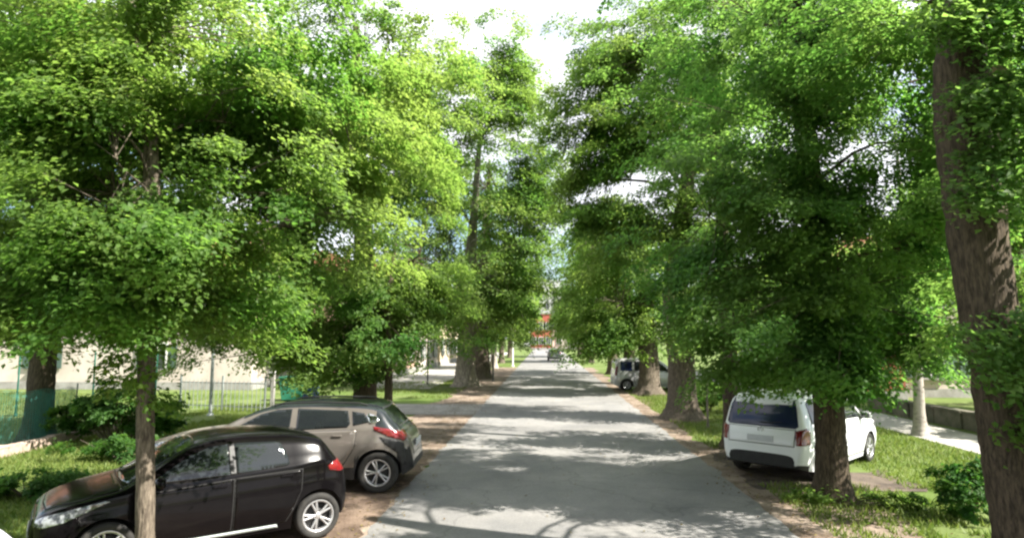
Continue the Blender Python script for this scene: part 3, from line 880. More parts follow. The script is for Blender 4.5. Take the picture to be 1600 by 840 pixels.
    def sidey(self, x, z, sgn):
        h = self.bvh.ray_cast(Vector((x, sgn * 6, z)), Vector((0, -sgn, 0)))
        return h[0].y if h[0] else sgn * self.sp['wid'][4][1]

    def wheels(self, spokes=5, twin=True, rim_r=0.225):
        sp = self.sp
        wr = sp['wr']
        for sw in (sp['fa'], sp['ra']):
            for sg in (1, -1):
                y = sg * (self.wid(sw) - 0.115)
                w = empty("wheel", (self.X(sw), y, wr))
                w.parent = self.root
                # tyre: lathe about y
                prof = [(rim_r, -.095), (wr - .03, -.105), (wr - .006, -.085), (wr, -.05), (wr, .05), (wr - .006, .085), (wr - .03, .105), (rim_r + .004, .098), (rim_r, .07)]
                lathe("tyre", prof, 36, M['rubber'], w, sg)
                rimp = [(rim_r + .002, .096), (rim_r - .012, .100), (rim_r - .03, .082), (rim_r - .034, -.06)]
                V, F = lathe_arr(rimp, 36, sg)
                hub = [(0.0, .088), (.03, .088), (.05, .078), (.055, .04)]
                parts = [(V, F), lathe_arr(hub, 16, sg)]
                for k in range(spokes):
                    a0 = 2 * math.pi * k / spokes
                    for da in ((-.17, .17) if twin else (0,)):
                        parts.append(spoke(a0 + da * .35, a0 + da, .04, rim_r - .02, .030 if twin else .052, .024 if twin else .04, sg))
                V, F = join(parts)
                link("rim", fast_mesh("rim", V, F, False), M['alloy'], w)
                lathe("brake_disc", [(0.0, .015), (rim_r - .03, .015), (rim_r - .03, -.02)], 24, M['alloy_dark'], w, sg)

    def seam_panel(self, name, pts, sg):
        d = (0, -sg, 0)
        c = Vector((sum(p[0] for p in pts) / len(pts), 0, sum(p[2] for p in pts) / len(pts)))
        sm = [(p[0] + 0.012 * (1 if p[0] > c.x else -1), p[1], p[2] + 0.010 * (1 if p[2] > c.z else -1)) for p in pts]
        dr = self.patch(name, pts, d, self.sp['paint'], 0.007, 0.06, thick=0.006)
        self.patch("panel_gap", sm, d, M['seam'], 0.003, 0.06, parent=dr, thick=0.004)
        return dr

    def handle(self, x, z, sg, parent, m):
        y = self.sidey(x, z, sg) + sg * 0.018
        o = box("handle", (x, y, z), (0.17, 0.028, 0.03), m, parent, bevel=0.01)
        return o

    def mirror(self, x, z, sg, m):
        y = self.sidey(x, z, sg)
        bm = bmesh.new()
        bmesh.ops.create_uvsphere(bm, u_segments=16, v_segments=10, radius=1)
        for v in bm.verts:
            v.co.x = v.co.x * 0.085 if v.co.x > 0 else v.co.x * 0.035
            v.co.y *= 0.125
            v.co.z *= 0.082
        bmesh.ops.translate(bm, vec=(x, y + sg * 0.13, z + 0.06), verts=bm.verts[:])
        mi = bm_obj("wing_mirror", bm, m, self.root, True)
        box("mirror_arm", (x + .01, y + sg * 0.035, z + 0.0), (0.06, 0.10, 0.035), M['plastic'], mi, bevel=0.01)
        box("mirror_glass", (x - .034, y + sg * 0.13, z + 0.06), (0.006, 0.17, 0.10), M['glass'], mi, bevel=0.002)


def lathe_arr(prof, n, sg):
    a = np.linspace(0, 2 * np.pi, n, endpoint=False)
    V = np.array([[(r * math.cos(t), sg * y, r * math.sin(t)) for t in a] for r, y in prof]).reshape(-1, 3)
    k = len(prof)
    i = np.arange(k - 1)[:, None] * n
    j = np.arange(n)[None, :]
    F = np.stack([i + j, i + (j + 1) % n, i + n + (j + 1) % n, i + n + j], -1).reshape(-1, 4)
    return V, F


def lathe(name, prof, n, m, parent, sg):
    V, F = lathe_arr(prof, n, sg)
    return link(name, fast_mesh(name, V, F, True), m, parent)


def spoke(a0, a1, r0, r1, w0, w1, sg):
    V = []
    for (a, r, w, yy) in ((a0, r0, w0, .082), (a1, r1, w1, .090)):
        cx, cz = r * math.cos(a), r * math.sin(a)
        tx, tz = -math.sin(a), math.cos(a)
        for s, y in ((-1, yy), (1, yy), (1, yy - .04), (-1, yy - .04)):
            V.append((cx + tx * s * w / 2, sg * y, cz + tz * s * w / 2))
    F = [(0, 1, 5, 4), (1, 2, 6, 5), (2, 3, 7, 6), (3, 0, 4, 7)]
    return np.array(V), np.array(F)


def rrect(y0, y1, z0, z1, x, r=0.05, n=4):
    o = []
    for cy, cz, a0 in ((y1 - r, z1 - r, 0), (y0 + r, z1 - r, 90), (y0 + r, z0 + r, 180), (y1 - r, z0 + r, 270)):
        for k in range(n + 1):
            a = R(a0 + 90 * k / n)
            o.append((x, cy + r * math.cos(a), cz + r * math.sin(a)))
    return o


def sidepts(c, pts):
    return [(c.Xp(s), 0, z) for s, z in pts]


HATCH = dict(k=.93, L=3.97, fa=.80, ra=3.46, wr=.305, arch=.362, tumble=.25, hg=.5, crease=.70, paint=P_BLACK,
             top=[(0, .46), (.02, .60), (.06, .70), (.13, .765), (.3, .83), (.6, .895), (.92, .955), (1.1, 1.03), (1.5, 1.245), (1.82, 1.39), (2.1, 1.445), (2.4, 1.46), (2.9, 1.44), (3.35, 1.385), (3.52, 1.34), (3.68, 1.18), (3.82, 1.0), (3.90, .86), (3.95, .66), (3.97, .48)],
             belt=[(0, .44), (.02, .54), (.06, .62), (.2, .73), (.5, .82), (.9, .885), (1.2, .915), (2, .955), (3, 1.0), (3.5, 1.03), (3.7, 1.0), (3.82, .92), (3.92, .76), (3.97, .46)],
             wid=[(0, .48), (.02, .57), (.06, .65), (.15, .735), (.35, .81), (.6, .855), (.9, .868), (2, .87), (3.1, .868), (3.45, .85), (3.7, .80), (3.86, .73), (3.94, .65), (3.97, .58)],
             und=[(0, .32), (.05, .22), (.4, .19), (3.5, .2), (3.85, .26), (3.97, .36)])
CROSS = dict(k=1.17, L=4.16, fa=.84, ra=3.64, wr=.355, arch=.415, tumble=.24, hg=.5, crease=.72, paint=P_TAUPE, roof=P_BLACKROOF, clad=True, clad_rear=True,
             top=[(0, .52), (.02, .70), (.06, .82), (.13, .89), (.35, .95), (.7, 1.0), (1.0, 1.05), (1.15, 1.12), (1.55, 1.34), (1.9, 1.49), (2.2, 1.545), (2.6, 1.56), (3.1, 1.545), (3.45, 1.51), (3.62, 1.46), (3.80, 1.27), (3.96, 1.07), (4.06, .94), (4.13, .75), (4.16, .5)],
             belt=[(0, .5), (.02, .62), (.06, .72), (.2, .83), (.5, .91), (1.0, .98), (1.3, 1.01), (2, 1.04), (3, 1.07), (3.5, 1.13), (3.75, 1.12), (3.95, 1.0), (4.08, .86), (4.16, .48)],
             wid=[(0, .50), (.02, .60), (.06, .68), (.15, .76), (.35, .83), (.6, .865), (.9, .872), (2, .872), (3.2, .875), (3.6, .86), (3.85, .81), (4.02, .74), (4.12, .66), (4.16, .6)],
             und=[(0, .36), (.05, .27), (.4, .23), (3.6, .24), (4.0, .30), (4.16, .4)])
MPV = dict(L=4.41, fa=.90, ra=3.58, wr=.315, arch=.37, tumble=.195, hg=.6, crease=.66, paint=P_WHITE, lowblack=.36,
           top=[(0, .46), (.02, .62), (.06, .76), (.15, .86), (.4, .93), (.75, .995), (.95, 1.04), (1.2, 1.19), (1.65, 1.45), (2.0, 1.58), (2.4, 1.635), (3.0, 1.645), (3.6, 1.625), (3.95, 1.605), (4.12, 1.575), (4.18, 1.49), (4.24, 1.32), (4.31, 1.06), (4.36, .92), (4.395, .72), (4.41, .46)],
           belt=[(0, .44), (.02, .54), (.06, .66), (.2, .78), (.5, .87), (.95, .94), (1.3, .97), (2, 1.0), (3.5, 1.03), (4.0, 1.03), (4.2, 1.01), (4.3, .93), (4.38, .75), (4.41, .44)],
           wid=[(0, .52), (.02, .62), (.06, .70), (.15, .78), (.35, .845), (.6, .885), (.9, .895), (2, .897), (3.6, .897), (3.9, .888), (4.1, .865), (4.25, .825), (4.34, .78), (4.39, .71), (4.41, .63)],
           und=[(0, .30), (.05, .21), (.4, .18), (3.8, .2), (4.2, .25), (4.41, .31)])
VAN = dict(L=4.2, fa=.86, ra=3.52, wr=.32, arch=.375, tumble=.12, hg=.75, crease=.60, paint=P_SILVER,
           top=[(0, .48), (.02, .64), (.06, .78), (.15, .9), (.4, .98), (.7, 1.05), (.88, 1.12), (1.15, 1.32), (1.5, 1.6), (1.75, 1.73), (2.1, 1.79), (2.6, 1.81), (3.5, 1.80), (3.95, 1.77), (4.06, 1.72), (4.10, 1.45), (4.14, 1.1), (4.18, .8), (4.2, .48)],
           belt=[(0, .46), (.02, .56), (.06, .68), (.2, .82), (.5, .92), (.9, 1.0), (1.3, 1.03), (2, 1.05), (3.6, 1.06), (4.0, 1.05), (4.1, .98), (4.17, .75), (4.2, .46)],
           wid=[(0, .55), (.02, .65), (.06, .73), (.15, .8), (.35, .86), (.6, .90), (.9, .91), (2, .915), (3.6, .915), (3.9, .91), (4.05, .89), (4.14, .86), (4.18, .82), (4.2, .78)],
           und=[(0, .32), (.05, .22), (.4, .19), (3.7, .2), (4.05, .26), (4.2, .32)])


def hatchback(name, pos, rz, label, pnt, roof=None, group=None, detail=True):
    sp = dict(HATCH); sp['paint'] = pnt
    if roof: sp['roof'] = roof
    c = Car(sp)
    c.build(name, pos, rz, label, "car", group)
    X = c.Xp
    c.patch("windscreen", [(X(1.02), -.60, 1), (X(.97), -.3, 1), (X(.955), 0, 1), (X(.97), .3, 1), (X(1.02), .60, 1), (X(1.5), .565, 1), (X(1.80), .53, 1), (X(1.84), 0, 1), (X(1.80), -.53, 1), (X(1.5), -.565, 1)], (0, 0, -1), M['glass'], .006)
    c.patch("rear_window", [(0, -.52, 1.06), (0, .52, 1.06), (0, .48, 1.30), (0, .44, 1.335), (0, -.44, 1.335), (0, -.48, 1.30)], (1, 0, 0), M['glass'], .006)
    bn = c.patch("bonnet", [(X(.17), -.52, 1), (X(.13), 0, 1), (X(.17), .52, 1), (X(.45), .70, 1), (X(.95), .74, 1), (X(.93), .3, 1), (X(.925), -.3, 1), (X(.95), -.74, 1), (X(.45), -.70, 1)], (0, 0, -1), pnt, .006, thick=.006)
    c.patch("panel_gap", [(X(.155), -.53, 1), (X(.118), 0, 1), (X(.155), .53, 1), (X(.44), .715, 1), (X(.96), .755, 1), (X(.94), .3, 1), (X(.935), -.3, 1), (X(.96), -.755, 1), (X(.44), -.715, 1)], (0, 0, -1), M['seam'], .002, parent=bn, thick=.003)
    for sg in (1, -1):
        d = (0, -sg, 0)
        c.patch("front_side_window", sidepts(c, [(1.27, .975), (2.22, .985), (2.20, 1.35), (1.98, 1.335), (1.72, 1.255), (1.42, 1.09)]), d, M['glass'], .006)
        c.patch("rear_side_window", sidepts(c, [(2.31, .99), (2.98, 1.025), (3.02, 1.05), (3.0, 1.14), (2.92, 1.31), (2.84, 1.335), (2.29, 1.355)]), d, M['glass'], .006)
        c.patch("window_pillar", sidepts(c, [(2.225, .985), (2.305, .99), (2.285, 1.352), (2.205, 1.352)]), d, M['plastic'], .008)
        fd = c.seam_panel("front_door", sidepts(c, [(1.22, .30), (2.24, .29), (2.26, .93), (1.24, .875), (1.20, .6)]), sg)
        rd = c.seam_panel("rear_door", sidepts(c, [(2.28, .29), (2.98, .31), (3.07, .46), (3.18, .68), (3.20, .96), (2.29, .932)]), sg)
        c.handle(X(2.08), .86, sg, fd, pnt)
        c.handle(X(2.98), .90, sg, rd, pnt)
        c.patch("sill_strip", sidepts(c, [(1.25, .235), (2.88, .245), (2.86, .285), (1.25, .275)]), d, M['post_grey'], .012)
        c.mirror(X(1.36), .95, sg, pnt)
        c.patch("headlight", [(X(.10), sg * .50, .665), (X(.17), sg * .66, .61), (X(.36), sg * .78, .66), (X(.80), sg * .86, .845), (X(.74), sg * .85, .858), (X(.45), sg * .79, .80), (X(.2), sg * .64, .735)], (-.72, -sg * .69, 0), M['lamp_clear'], .008, .04)
        c.patch("fog_light", [(X(.09), sg * .56, .36), (X(.14), sg * .66, .36), (X(.14), sg * .67, .42), (X(.09), sg * .57, .42)], (-.8, -sg * .6, 0), M['chrome'], .01, .03)
        c.patch("tail_light", [(X(3.93), sg * .58, .90), (X(3.80), sg * .74, .86), (X(3.62), sg * .81, .90), (X(3.60), sg * .81, .96), (X(3.70), sg * .79, 1.01), (X(3.80), sg * .70, 1.03), (X(3.9), sg * .58, .99)], (.70, -sg * .71, 0), M['lamp_red'], .010, .04)
    c.patch("grille", [(0, -.38, .49), (0, .38, .49), (0, .42, .60), (0, .30, .655), (0, -.30, .655), (0, -.42, .60)], (-1, 0, 0), M['plastic'], .008)
    c.patch("grille_trim", [(0, -.40, .655), (0, .40, .655), (0, .41, .672), (0, -.41, .672)], (-1, 0, 0), M['chrome'], .012)
    c.patch("lower_intake", [(0, -.45, .335), (0, .45, .335), (0, .40, .42), (0, -.40, .42)], (-1, 0, 0), M['plastic'], .008)
    box("number_plate", (X(-.012), 0, .455), (.012, .52, .11), M['plate'], c.root, bevel=.003)
    box("number_plate", (X(3.972), 0, .56), (.03, .52, .11), M['plate'], c.root, bevel=.003)
    c.wheels(5, True, .215)
    return c


def crossover(pos, rz, label):
    c = Car(CROSS)
    c.build("crossover", pos, rz, label, "car")
    X = c.Xp
    c.patch("windscreen", [(X(1.10), -.62, 1), (X(1.05), -.3, 1), (X(1.04), 0, 1), (X(1.05), .3, 1), (X(1.10), .62, 1), (X(1.55), .58, 1), (X(1.88), .55, 1), (X(1.92), 0, 1), (X(1.88), -.55, 1), (X(1.55), -.58, 1)], (0, 0, -1), M['glass'], .006)
    c.patch("rear_window", [(0, -.54, 1.12), (0, .54, 1.12), (0, .60, 1.2), (0, .52, 1.42), (0, .46, 1.455), (0, -.46, 1.455), (0, -.52, 1.42), (0, -.60, 1.2)], (1, 0, 0), M['glass'], .006)
    sp_ = c.patch("roof_spoiler", [(X(3.42), -.56, 1), (X(3.42), .56, 1), (X(3.64), .52, 1), (X(3.66), 0, 1), (X(3.64), -.52, 1)], (0, 0, -1), P_BLACKROOF, .03, thick=.03)
    for sg in (1, -1):
        d = (0, -sg, 0)
        c.patch("front_side_window", sidepts(c, [(1.36, 1.06), (2.28, 1.09), (2.27, 1.45), (2.05, 1.435), (1.80, 1.36), (1.52, 1.18)]), d, M['glass'], .006)
        c.patch("rear_side_window", sidepts(c, [(2.38, 1.095), (3.16, 1.14), (3.20, 1.20), (3.14, 1.42), (2.36, 1.455)]), d, M['glass'], .006)
        c.patch("quarter_window", sidepts(c, [(3.25, 1.17), (3.50, 1.23), (3.40, 1.38), (3.21, 1.41)]), d, M['glass'], .006)
        c.patch("pillar_trim", sidepts(c, [(3.50, 1.20), (3.66, 1.23), (3.60, 1.33), (3.47, 1.38), (3.44, 1.34)]), d, M['chrome'], .010)
        fd = c.seam_panel("front_door", sidepts(c, [(1.30, .42), (2.30, .42), (2.33, 1.055), (1.32, 1.01), (1.28, .7)]), sg)
        rd = c.seam_panel("rear_door", sidepts(c, [(2.34, .42), (3.08, .44), (3.16, .58), (3.28, .80), (3.30, 1.10), (2.36, 1.057)]), sg)
        c.handle(X(2.14), .96, sg, fd, P_TAUPE)
        c.handle(X(3.02), 1.0, sg, rd, P_TAUPE)
        c.patch("sill_strip", sidepts(c, [(1.27, .37), (2.94, .38), (2.94, .405), (1.27, .40)]), d, M['chrome'], .014)
        c.mirror(X(1.44), 1.04, sg, P_BLACKROOF)
        c.patch("headlight", [(X(.08), sg * .52, .77), (X(.15), sg * .66, .70), (X(.4), sg * .80, .76), (X(.72), sg * .86, .90), (X(.5), sg * .82, .92), (X(.2), sg * .66, .85)], (-.72, -sg * .69, 0), M['lamp_clear'], .008, .04)
        c.patch("tail_light", [(X(4.10), sg * .56, .98), (X(4.0), sg * .72, .90), (X(3.80), sg * .82, .98), (X(3.58), sg * .85, 1.10), (X(3.58), sg * .85, 1.16), (X(3.76), sg * .81, 1.12), (X(3.95), sg * .70, 1.06), (X(4.06), sg * .56, 1.06)], (.68, -sg * .73, 0), M['lamp_red'], .012, .04)
        c.patch("rear_wing_cladding", sidepts(c, [(3.985, .46), (4.06, .50), (4.02, .86), (3.90, .93), (3.66, .98), (3.74, .86), (3.92, .70)]), d, M['plastic'], .010)
        bm = bmesh.new()
        V, F = tube([(X(1.98), sg * .615, 1.5), (X(2.1), sg * .62, 1.545), (X(2.7), sg * .62, 1.565), (X(3.3), sg * .60, 1.55), (X(3.42), sg * .59, 1.51)], [.016] * 5, 8)
        bm.free()
        link("roof_rail", fast_mesh("roof_rail", V, F, True), M['plastic'], c.root)
    c.patch("tailgate_panel", [(0, -.50, .64), (0, .50, .64), (0, .52, .88), (0, .50, 1.04), (0, -.50, 1.04), (0, -.52, .88)], (1, 0, 0), P_TAUPE, .008)
    box("number_plate", (X(4.155), 0, .80), (.02, .52, .11), M['plate'], c.root, bevel=.003)
    c.patch("grille", [(0, -.40, .52), (0, .40, .52), (0, .44, .70), (0, -.44, .70)], (-1, 0, 0), M['plastic'], .008)
    c.wheels(5, True, .235)
    return c


def people_carrier(pos, rz, label):
    c = Car(MPV)
    c.build("people_carrier", pos, rz, label, "car")
    X = c.Xp
    c.patch("windscreen", [(X(1.02), -.64, 1), (X(.96), 0, 1), (X(1.02), .64, 1), (X(1.6), .63, 1), (X(1.96), .60, 1), (X(2.0), 0, 1), (X(1.96), -.60, 1), (X(1.6), -.63, 1)], (0, 0, -1), M['glass'], .006)
    c.patch("rear_window", [(0, -.71, 1.06), (0, -.66, 1.02), (0, .66, 1.02), (0, .71, 1.06), (0, .655, 1.40), (0, .60, 1.52), (0, .54, 1.545), (0, -.54, 1.545), (0, -.60, 1.52), (0, -.655, 1.40)], (1, 0, 0), M['glass_blue'], .008)
    c.patch("roof_spoiler", [(X(4.0), -.60, 1), (X(4.0), .60, 1), (X(4.19), .57, 1), (X(4.205), 0, 1), (X(4.19), -.57, 1)], (0, 0, -1), P_WHITE, .02, thick=.02)
    tg = c.patch("tailgate", [(0, -.64, .70), (0, .64, .70), (0, .655, .95), (0, .66, .99), (0, -.66, .99), (0, -.655, .95)], (1, 0, 0), P_WHITE, .010, thick=.008)
    c.patch("panel_gap", [(0, -.655, .688), (0, .655, .688), (0, .672, .95), (0, .674, 1.0), (0, -.674, 1.0), (0, -.672, .95)], (1, 0, 0), M['seam'], .004, parent=tg, thick=.004)
    for sg in (1, -1):
        d = (0, -sg, 0)
        c.patch("front_side_window", sidepts(c, [(1.28, 1.02), (2.30, 1.05), (2.29, 1.53), (2.05, 1.51), (1.75, 1.40), (1.42, 1.17)]), d, M['glass'], .006)
        c.patch("rear_side_window", sidepts(c, [(2.38, 1.05), (3.30, 1.07), (3.28, 1.53), (2.37, 1.54)]), d, M['glass'], .006)
        c.patch("quarter_window", sidepts(c, [(3.38, 1.08), (3.98, 1.09), (3.94, 1.46), (3.84, 1.51), (3.36, 1.53)]), d, M['glass'], .006)
        fd = c.seam_panel("front_door", sidepts(c, [(1.30, .28), (2.32, .28), (2.34, 1.01), (1.32, .97), (1.28, .6)]), sg)
        rd = c.seam_panel("rear_door", sidepts(c, [(2.36, .28), (3.10, .30), (3.2, .5), (3.32, .72), (3.38, 1.03), (2.38, 1.012)]), sg)
        c.handle(X(2.16), .90, sg, fd, P_WHITE)
        c.handle(X(3.18), .92, sg, rd, P_WHITE)
        c.patch("rubbing_strip", sidepts(c, [(1.32, .50), (3.1, .52), (3.1, .56), (1.32, .54)]), d, P_WHITE, .016)
        c.mirror(X(1.42), 1.01, sg, P_WHITE)
        c.patch("headlight", [(X(.08), sg * .52, .68), (X(.2), sg * .74, .66), (X(.55), sg * .86, .76), (X(.62), sg * .87, .84), (X(.3), sg * .76, .84), (X(.12), sg * .56, .80)], (-.72, -sg * .69, 0), M['lamp_clear'], .008, .04)
        tl = c.patch("tail_light", [(X(4.37), sg * .67, .72), (X(4.33), sg * .78, .72), (X(4.15), sg * .86, .74), (X(4.12), sg * .86, .96), (X(4.22), sg * .85, 1.03), (X(4.32), sg * .76, 1.0), (X(4.35), sg * .67, .97)], (.62, -sg * .78, 0), M['lamp_red'], .014, .035)
        V, F = tube([(X(2.05), sg * .66, 1.585), (X(2.15), sg * .665, 1.645), (X(2.9), sg * .67, 1.665), (X(3.8), sg * .655, 1.64), (X(3.92), sg * .65, 1.575)], [.017] * 5, 8)
        link("roof_rail", fast_mesh("roof_rail", V, F, True), M['plastic'], c.root)
    box("number_plate", (X(4.398), 0, .80), (.03, .52, .11), M['plate'], c.root, bevel=.003)
    # round badge on the tailgate, a ring with two nested letters
    V1, F1 = lathe_arr([(.052, .0), (.058, .010), (.064, .0)], 24, 1)
    V1 = np.stack([-V1[:, 1], V1[:, 0], V1[:, 2]], 1)
    ps = [(V1, F1)]
    for pl in (((-.022, .048), (0, .008), (.022, .048)), ((-.046, .026), (-.022, -.042), (0, 0), (.022, -.042), (.046, .026))):
        ps.append(tube([(-.006, y, z) for y, z in pl], [.006] * len(pl), 5))
    V, F = join(ps)
    bx = c.bvh.ray_cast(Vector((-6, 0, .955)), Vector((1, 0, 0)))[0]
    V = V + np.array([bx.x - .012, 0, .955])
    link("badge", fast_mesh("badge", V, F, True), M['chrome'], c.root)
    V, F = tube([(X(4.30), .02, 1.10), (X(4.315), -.2, 1.10), (X(4.30), -.42, 1.13)], [.012, .01, .006], 6)
    V[:, 0] -= .03
    link("rear_wiper", fast_mesh("rear_wiper", V, F, True), M['plastic'], c.root)
    c.wheels(5, True, .22)
    return c


def small_van(pos, rz, label):
    c = Car(VAN)
    c.build("small_van", pos, rz, label, "van")
    X = c.Xp
    c.patch("windscreen", [(X(.95), -.66, 1), (X(.9), 0, 1), (X(.95), .66, 1), (X(1.4), .66, 1), (X(1.68), .64, 1), (X(1.7), 0, 1), (X(1.68), -.64, 1), (X(1.4), -.66, 1)], (0, 0, -1), M['glass'], .006)
    c.patch("rear_window", rrect(-.66, .66, 1.12, 1.62, 0, .06), (1, 0, 0), M['glass'], .006)
    for sg in (1, -1):
        d = (0, -sg, 0)
        c.patch("front_side_window", sidepts(c, [(1.15, 1.08), (2.12, 1.10), (2.12, 1.62), (1.75, 1.60), (1.45, 1.40)]), d, M['glass'], .006)
        c.patch("middle_side_window", sidepts(c, [(2.22, 1.10), (3.08, 1.11), (3.08, 1.63), (2.22, 1.63)]), d, M['glass'], .006)
        c.patch("rear_side_window", sidepts(c, [(3.20, 1.10), (3.86, 1.11), (3.84, 1.58), (3.78, 1.63), (3.20, 1.64)]), d, M['glass_blue'], .006)
        fd = c.seam_panel("front_door", sidepts(c, [(1.26, .30), (2.14, .30), (2.16, 1.05), (1.16, 1.03), (1.24, .65)]), sg)
        rd = c.seam_panel("sliding_door", sidepts(c, [(2.2, .30), (2.98, .32), (3.1, .55), (3.14, 1.06), (2.2, 1.055)]), sg)
        c.handle(X(2.0), .95, sg, fd, M['plastic'])
        c.handle(X(2.36), .95, sg, rd, M['plastic'])
        c.mirror(X(1.3), 1.06, sg, M['plastic'])
        c.patch("tail_light", [(X(4.16), sg * .76, .85), (X(4.04), sg * .88, .85), (X(4.02), sg * .87, 1.35), (X(4.10), sg * .80, 1.35)], (.62, -sg * .78, 0), M['lamp_red'], .012, .04)
        c.patch("headlight", [(X(.08), sg * .52, .74), (X(.2), sg * .76, .72), (X(.5), sg * .87, .82), (X(.5), sg * .87, .92), (X(.12), sg * .58, .88)], (-.72, -sg * .69, 0), M['lamp_clear'], .008, .04)
    box("number_plate", (X(4.21), 0, .62), (.02, .52, .11), M['plate'], c.root, bevel=.003)
    c.wheels(6, False, .20)
    return c


def place(L, s, side_y, heading, wx, wy):
    """car origin that puts local point (s from the nose, side_y) at world (wx, wy)"""
    lx, ly = L / 2 - s, side_y
    ch, sh = math.cos(heading), math.sin(heading)
    return (wx - (ch * lx - sh * ly), wy - (sh * lx + ch * ly), 0.012)


h1 = R(218)
hatchback("hatchback", place(3.97 * .93, 3.46 * .93, .80, h1, -3.14, 8.98), h1, "black hatchback with its nose turned towards the viewer", P_BLACK)
h2 = R(183)
crossover(place(4.16 * 1.17, 3.64 * 1.17, .80, h2, -2.98, 11.56), h2, "taupe crossover with a black roof parked nose-in on the left")
h3 = R(47)
people_carrier(place(4.41, 3.58, .82, h3, 4.14, 14.15), h3, "white people carrier seen from behind, parked under the right-hand trees")
small_van(place(4.2, 3.52, -.84, R(2), 4.15, 33.9), R(2), "silver small van parked broadside behind a tree trunk").root.scale = (.94, .94, .92)
hatchback("hatchback", (1.15, 78, 0.012), R(90), "small grey car far down the middle of the road", P_GREY)
hatchback("hatchback", (-5.32, 3.88, 0.0), R(235), "white car of which only a corner shows at the bottom left", P_WHITE)

# ------------------------------------------------------------------ buildings
def building(name, label, x0, x1, y0, y1, h, wm, faces=(), roof='gable', band=None, cat="building", roofm='roof_tile', axis='y'):
    """faces: (side, list of openings (u0,u1,z0,z1,kind)); side in 'E' (+x), 'W' (-x), 'S' (-y)"""
    cx, cy = (x0 + x1) / 2, (y0 + y1) / 2
    root = empty(name, (cx, cy, 0), 0, label, cat)
    w, d = x1 - x0, y1 - y0
    zb = band[0] if band else 0.0
    box("wall", (0, 0, (zb + h) / 2), (w, d, h - zb), wm, root)
    if band:
        box("ground_storey", (0, 0, zb / 2), (w + .04, d + .04, zb), band[1], root)
    box("plinth", (0, 0, .2), (w + .10, d + .10, .4), M['concrete'], root)
    bm = bmesh.new()
    o = .4
    if roof == 'gable':
        rh = min(w, d) * .28
        if axis == 'y':
            pts = [(-w / 2 - o, -d / 2 - o, h), (w / 2 + o, -d / 2 - o, h), (0, -d / 2 - o, h + rh), (-w / 2 - o, d / 2 + o, h), (w / 2 + o, d / 2 + o, h), (0, d / 2 + o, h + rh)]
        else:
            pts = [(-w / 2 - o, -d / 2 - o, h), (-w / 2 - o, d / 2 + o, h), (-w / 2 - o, 0, h + rh), (w / 2 + o, -d / 2 - o, h), (w / 2 + o, d / 2 + o, h), (w / 2 + o, 0, h + rh)]
        vs = [bm.verts.new(p) for p in pts]
        for f in ((0, 1, 2), (3, 5, 4), (0, 2, 5, 3), (1, 4, 5, 2), (0, 3, 4, 1)):
            bm.faces.new([vs[i] for i in f])
    else:
        bm_box(bm, (0, 0, h + .12), (w + .3, d + .3, .24))
    r = bm_obj("roof", bm, M[roofm] if roof == 'gable' else M['concrete'], root)
    if roof == 'gable':
        box("chimney", (w * .18, d * .1, h + min(w, d) * .28), (.6, .6, 1.6), M['concrete'], r)
    for side, ops in faces:
        for (u0, u1, z0, z1, kind) in ops:
            uc, zc = (u0 + u1) / 2, (z0 + z1) / 2
            uw, zh = u1 - u0, z1 - z0
            dep = .03 if not band or zc > zb else .05
            if side == 'S':
                pos = lambda a, b, q: (a - cx, -d / 2 - q, b)
                dim = lambda a, b, q: (a, q, b)
            elif side == 'E':
                pos = lambda a, b, q: (w / 2 + q, a - cy, b)
                dim = lambda a, b, q: (q, a, b)
            else:
                pos = lambda a, b, q: (-w / 2 - q, a - cy, b)
                dim = lambda a, b, q: (q, a, b)
            if kind == 'door':
                f = box("door", pos(uc, zc, dep), dim(uw, zh, .06), M['shutter'], root)
                box("handle", pos(uc + uw * .35, z0 + 1.0, dep + .06), dim(.04, .12, .06), M['chrome'], f)
                continue
            bmf = bmesh.new()
            t = .09
            bm_box(bmf, pos(uc, z1 + t / 2, dep + .03), dim(uw + 2 * t, t, .1))
            bm_box(bmf, pos(u0 - t / 2, zc, dep + .03), dim(t, zh - .002, .1))
            bm_box(bmf, pos(u1 + t / 2, zc, dep + .03), dim(t, zh - .002, .1))
            bm_box(bmf, pos(uc, zc, dep + .02), dim(.05, zh - .004, .05))
            fr = bm_obj("window", bmf, M['frame_white'], root)
            box("pane", pos(uc, zc, dep), dim(uw - .004, zh - .006, .02), M['pane'], fr)
            box("sill", pos(uc, z0 - .05, dep + .08), dim(uw + .3, .07, .2), M['concrete'], fr)
            if kind == 'shut':
                for q in (-1, 1):
                    box("shutter", pos(uc + q * (uw / 2 + .12 + uw * .24), zc, dep + .05), dim(uw * .46, zh, .05), M['shutter'], fr)
    return root


def wins(u0, u1, n, z0, z1, w=1.0, kind='shut'):
    return [(u0 + (u1 - u0) * (k + .5) / n - w / 2, u0 + (u1 - u0) * (k + .5) / n + w / 2, z0, z1, kind) for k in range(n)]


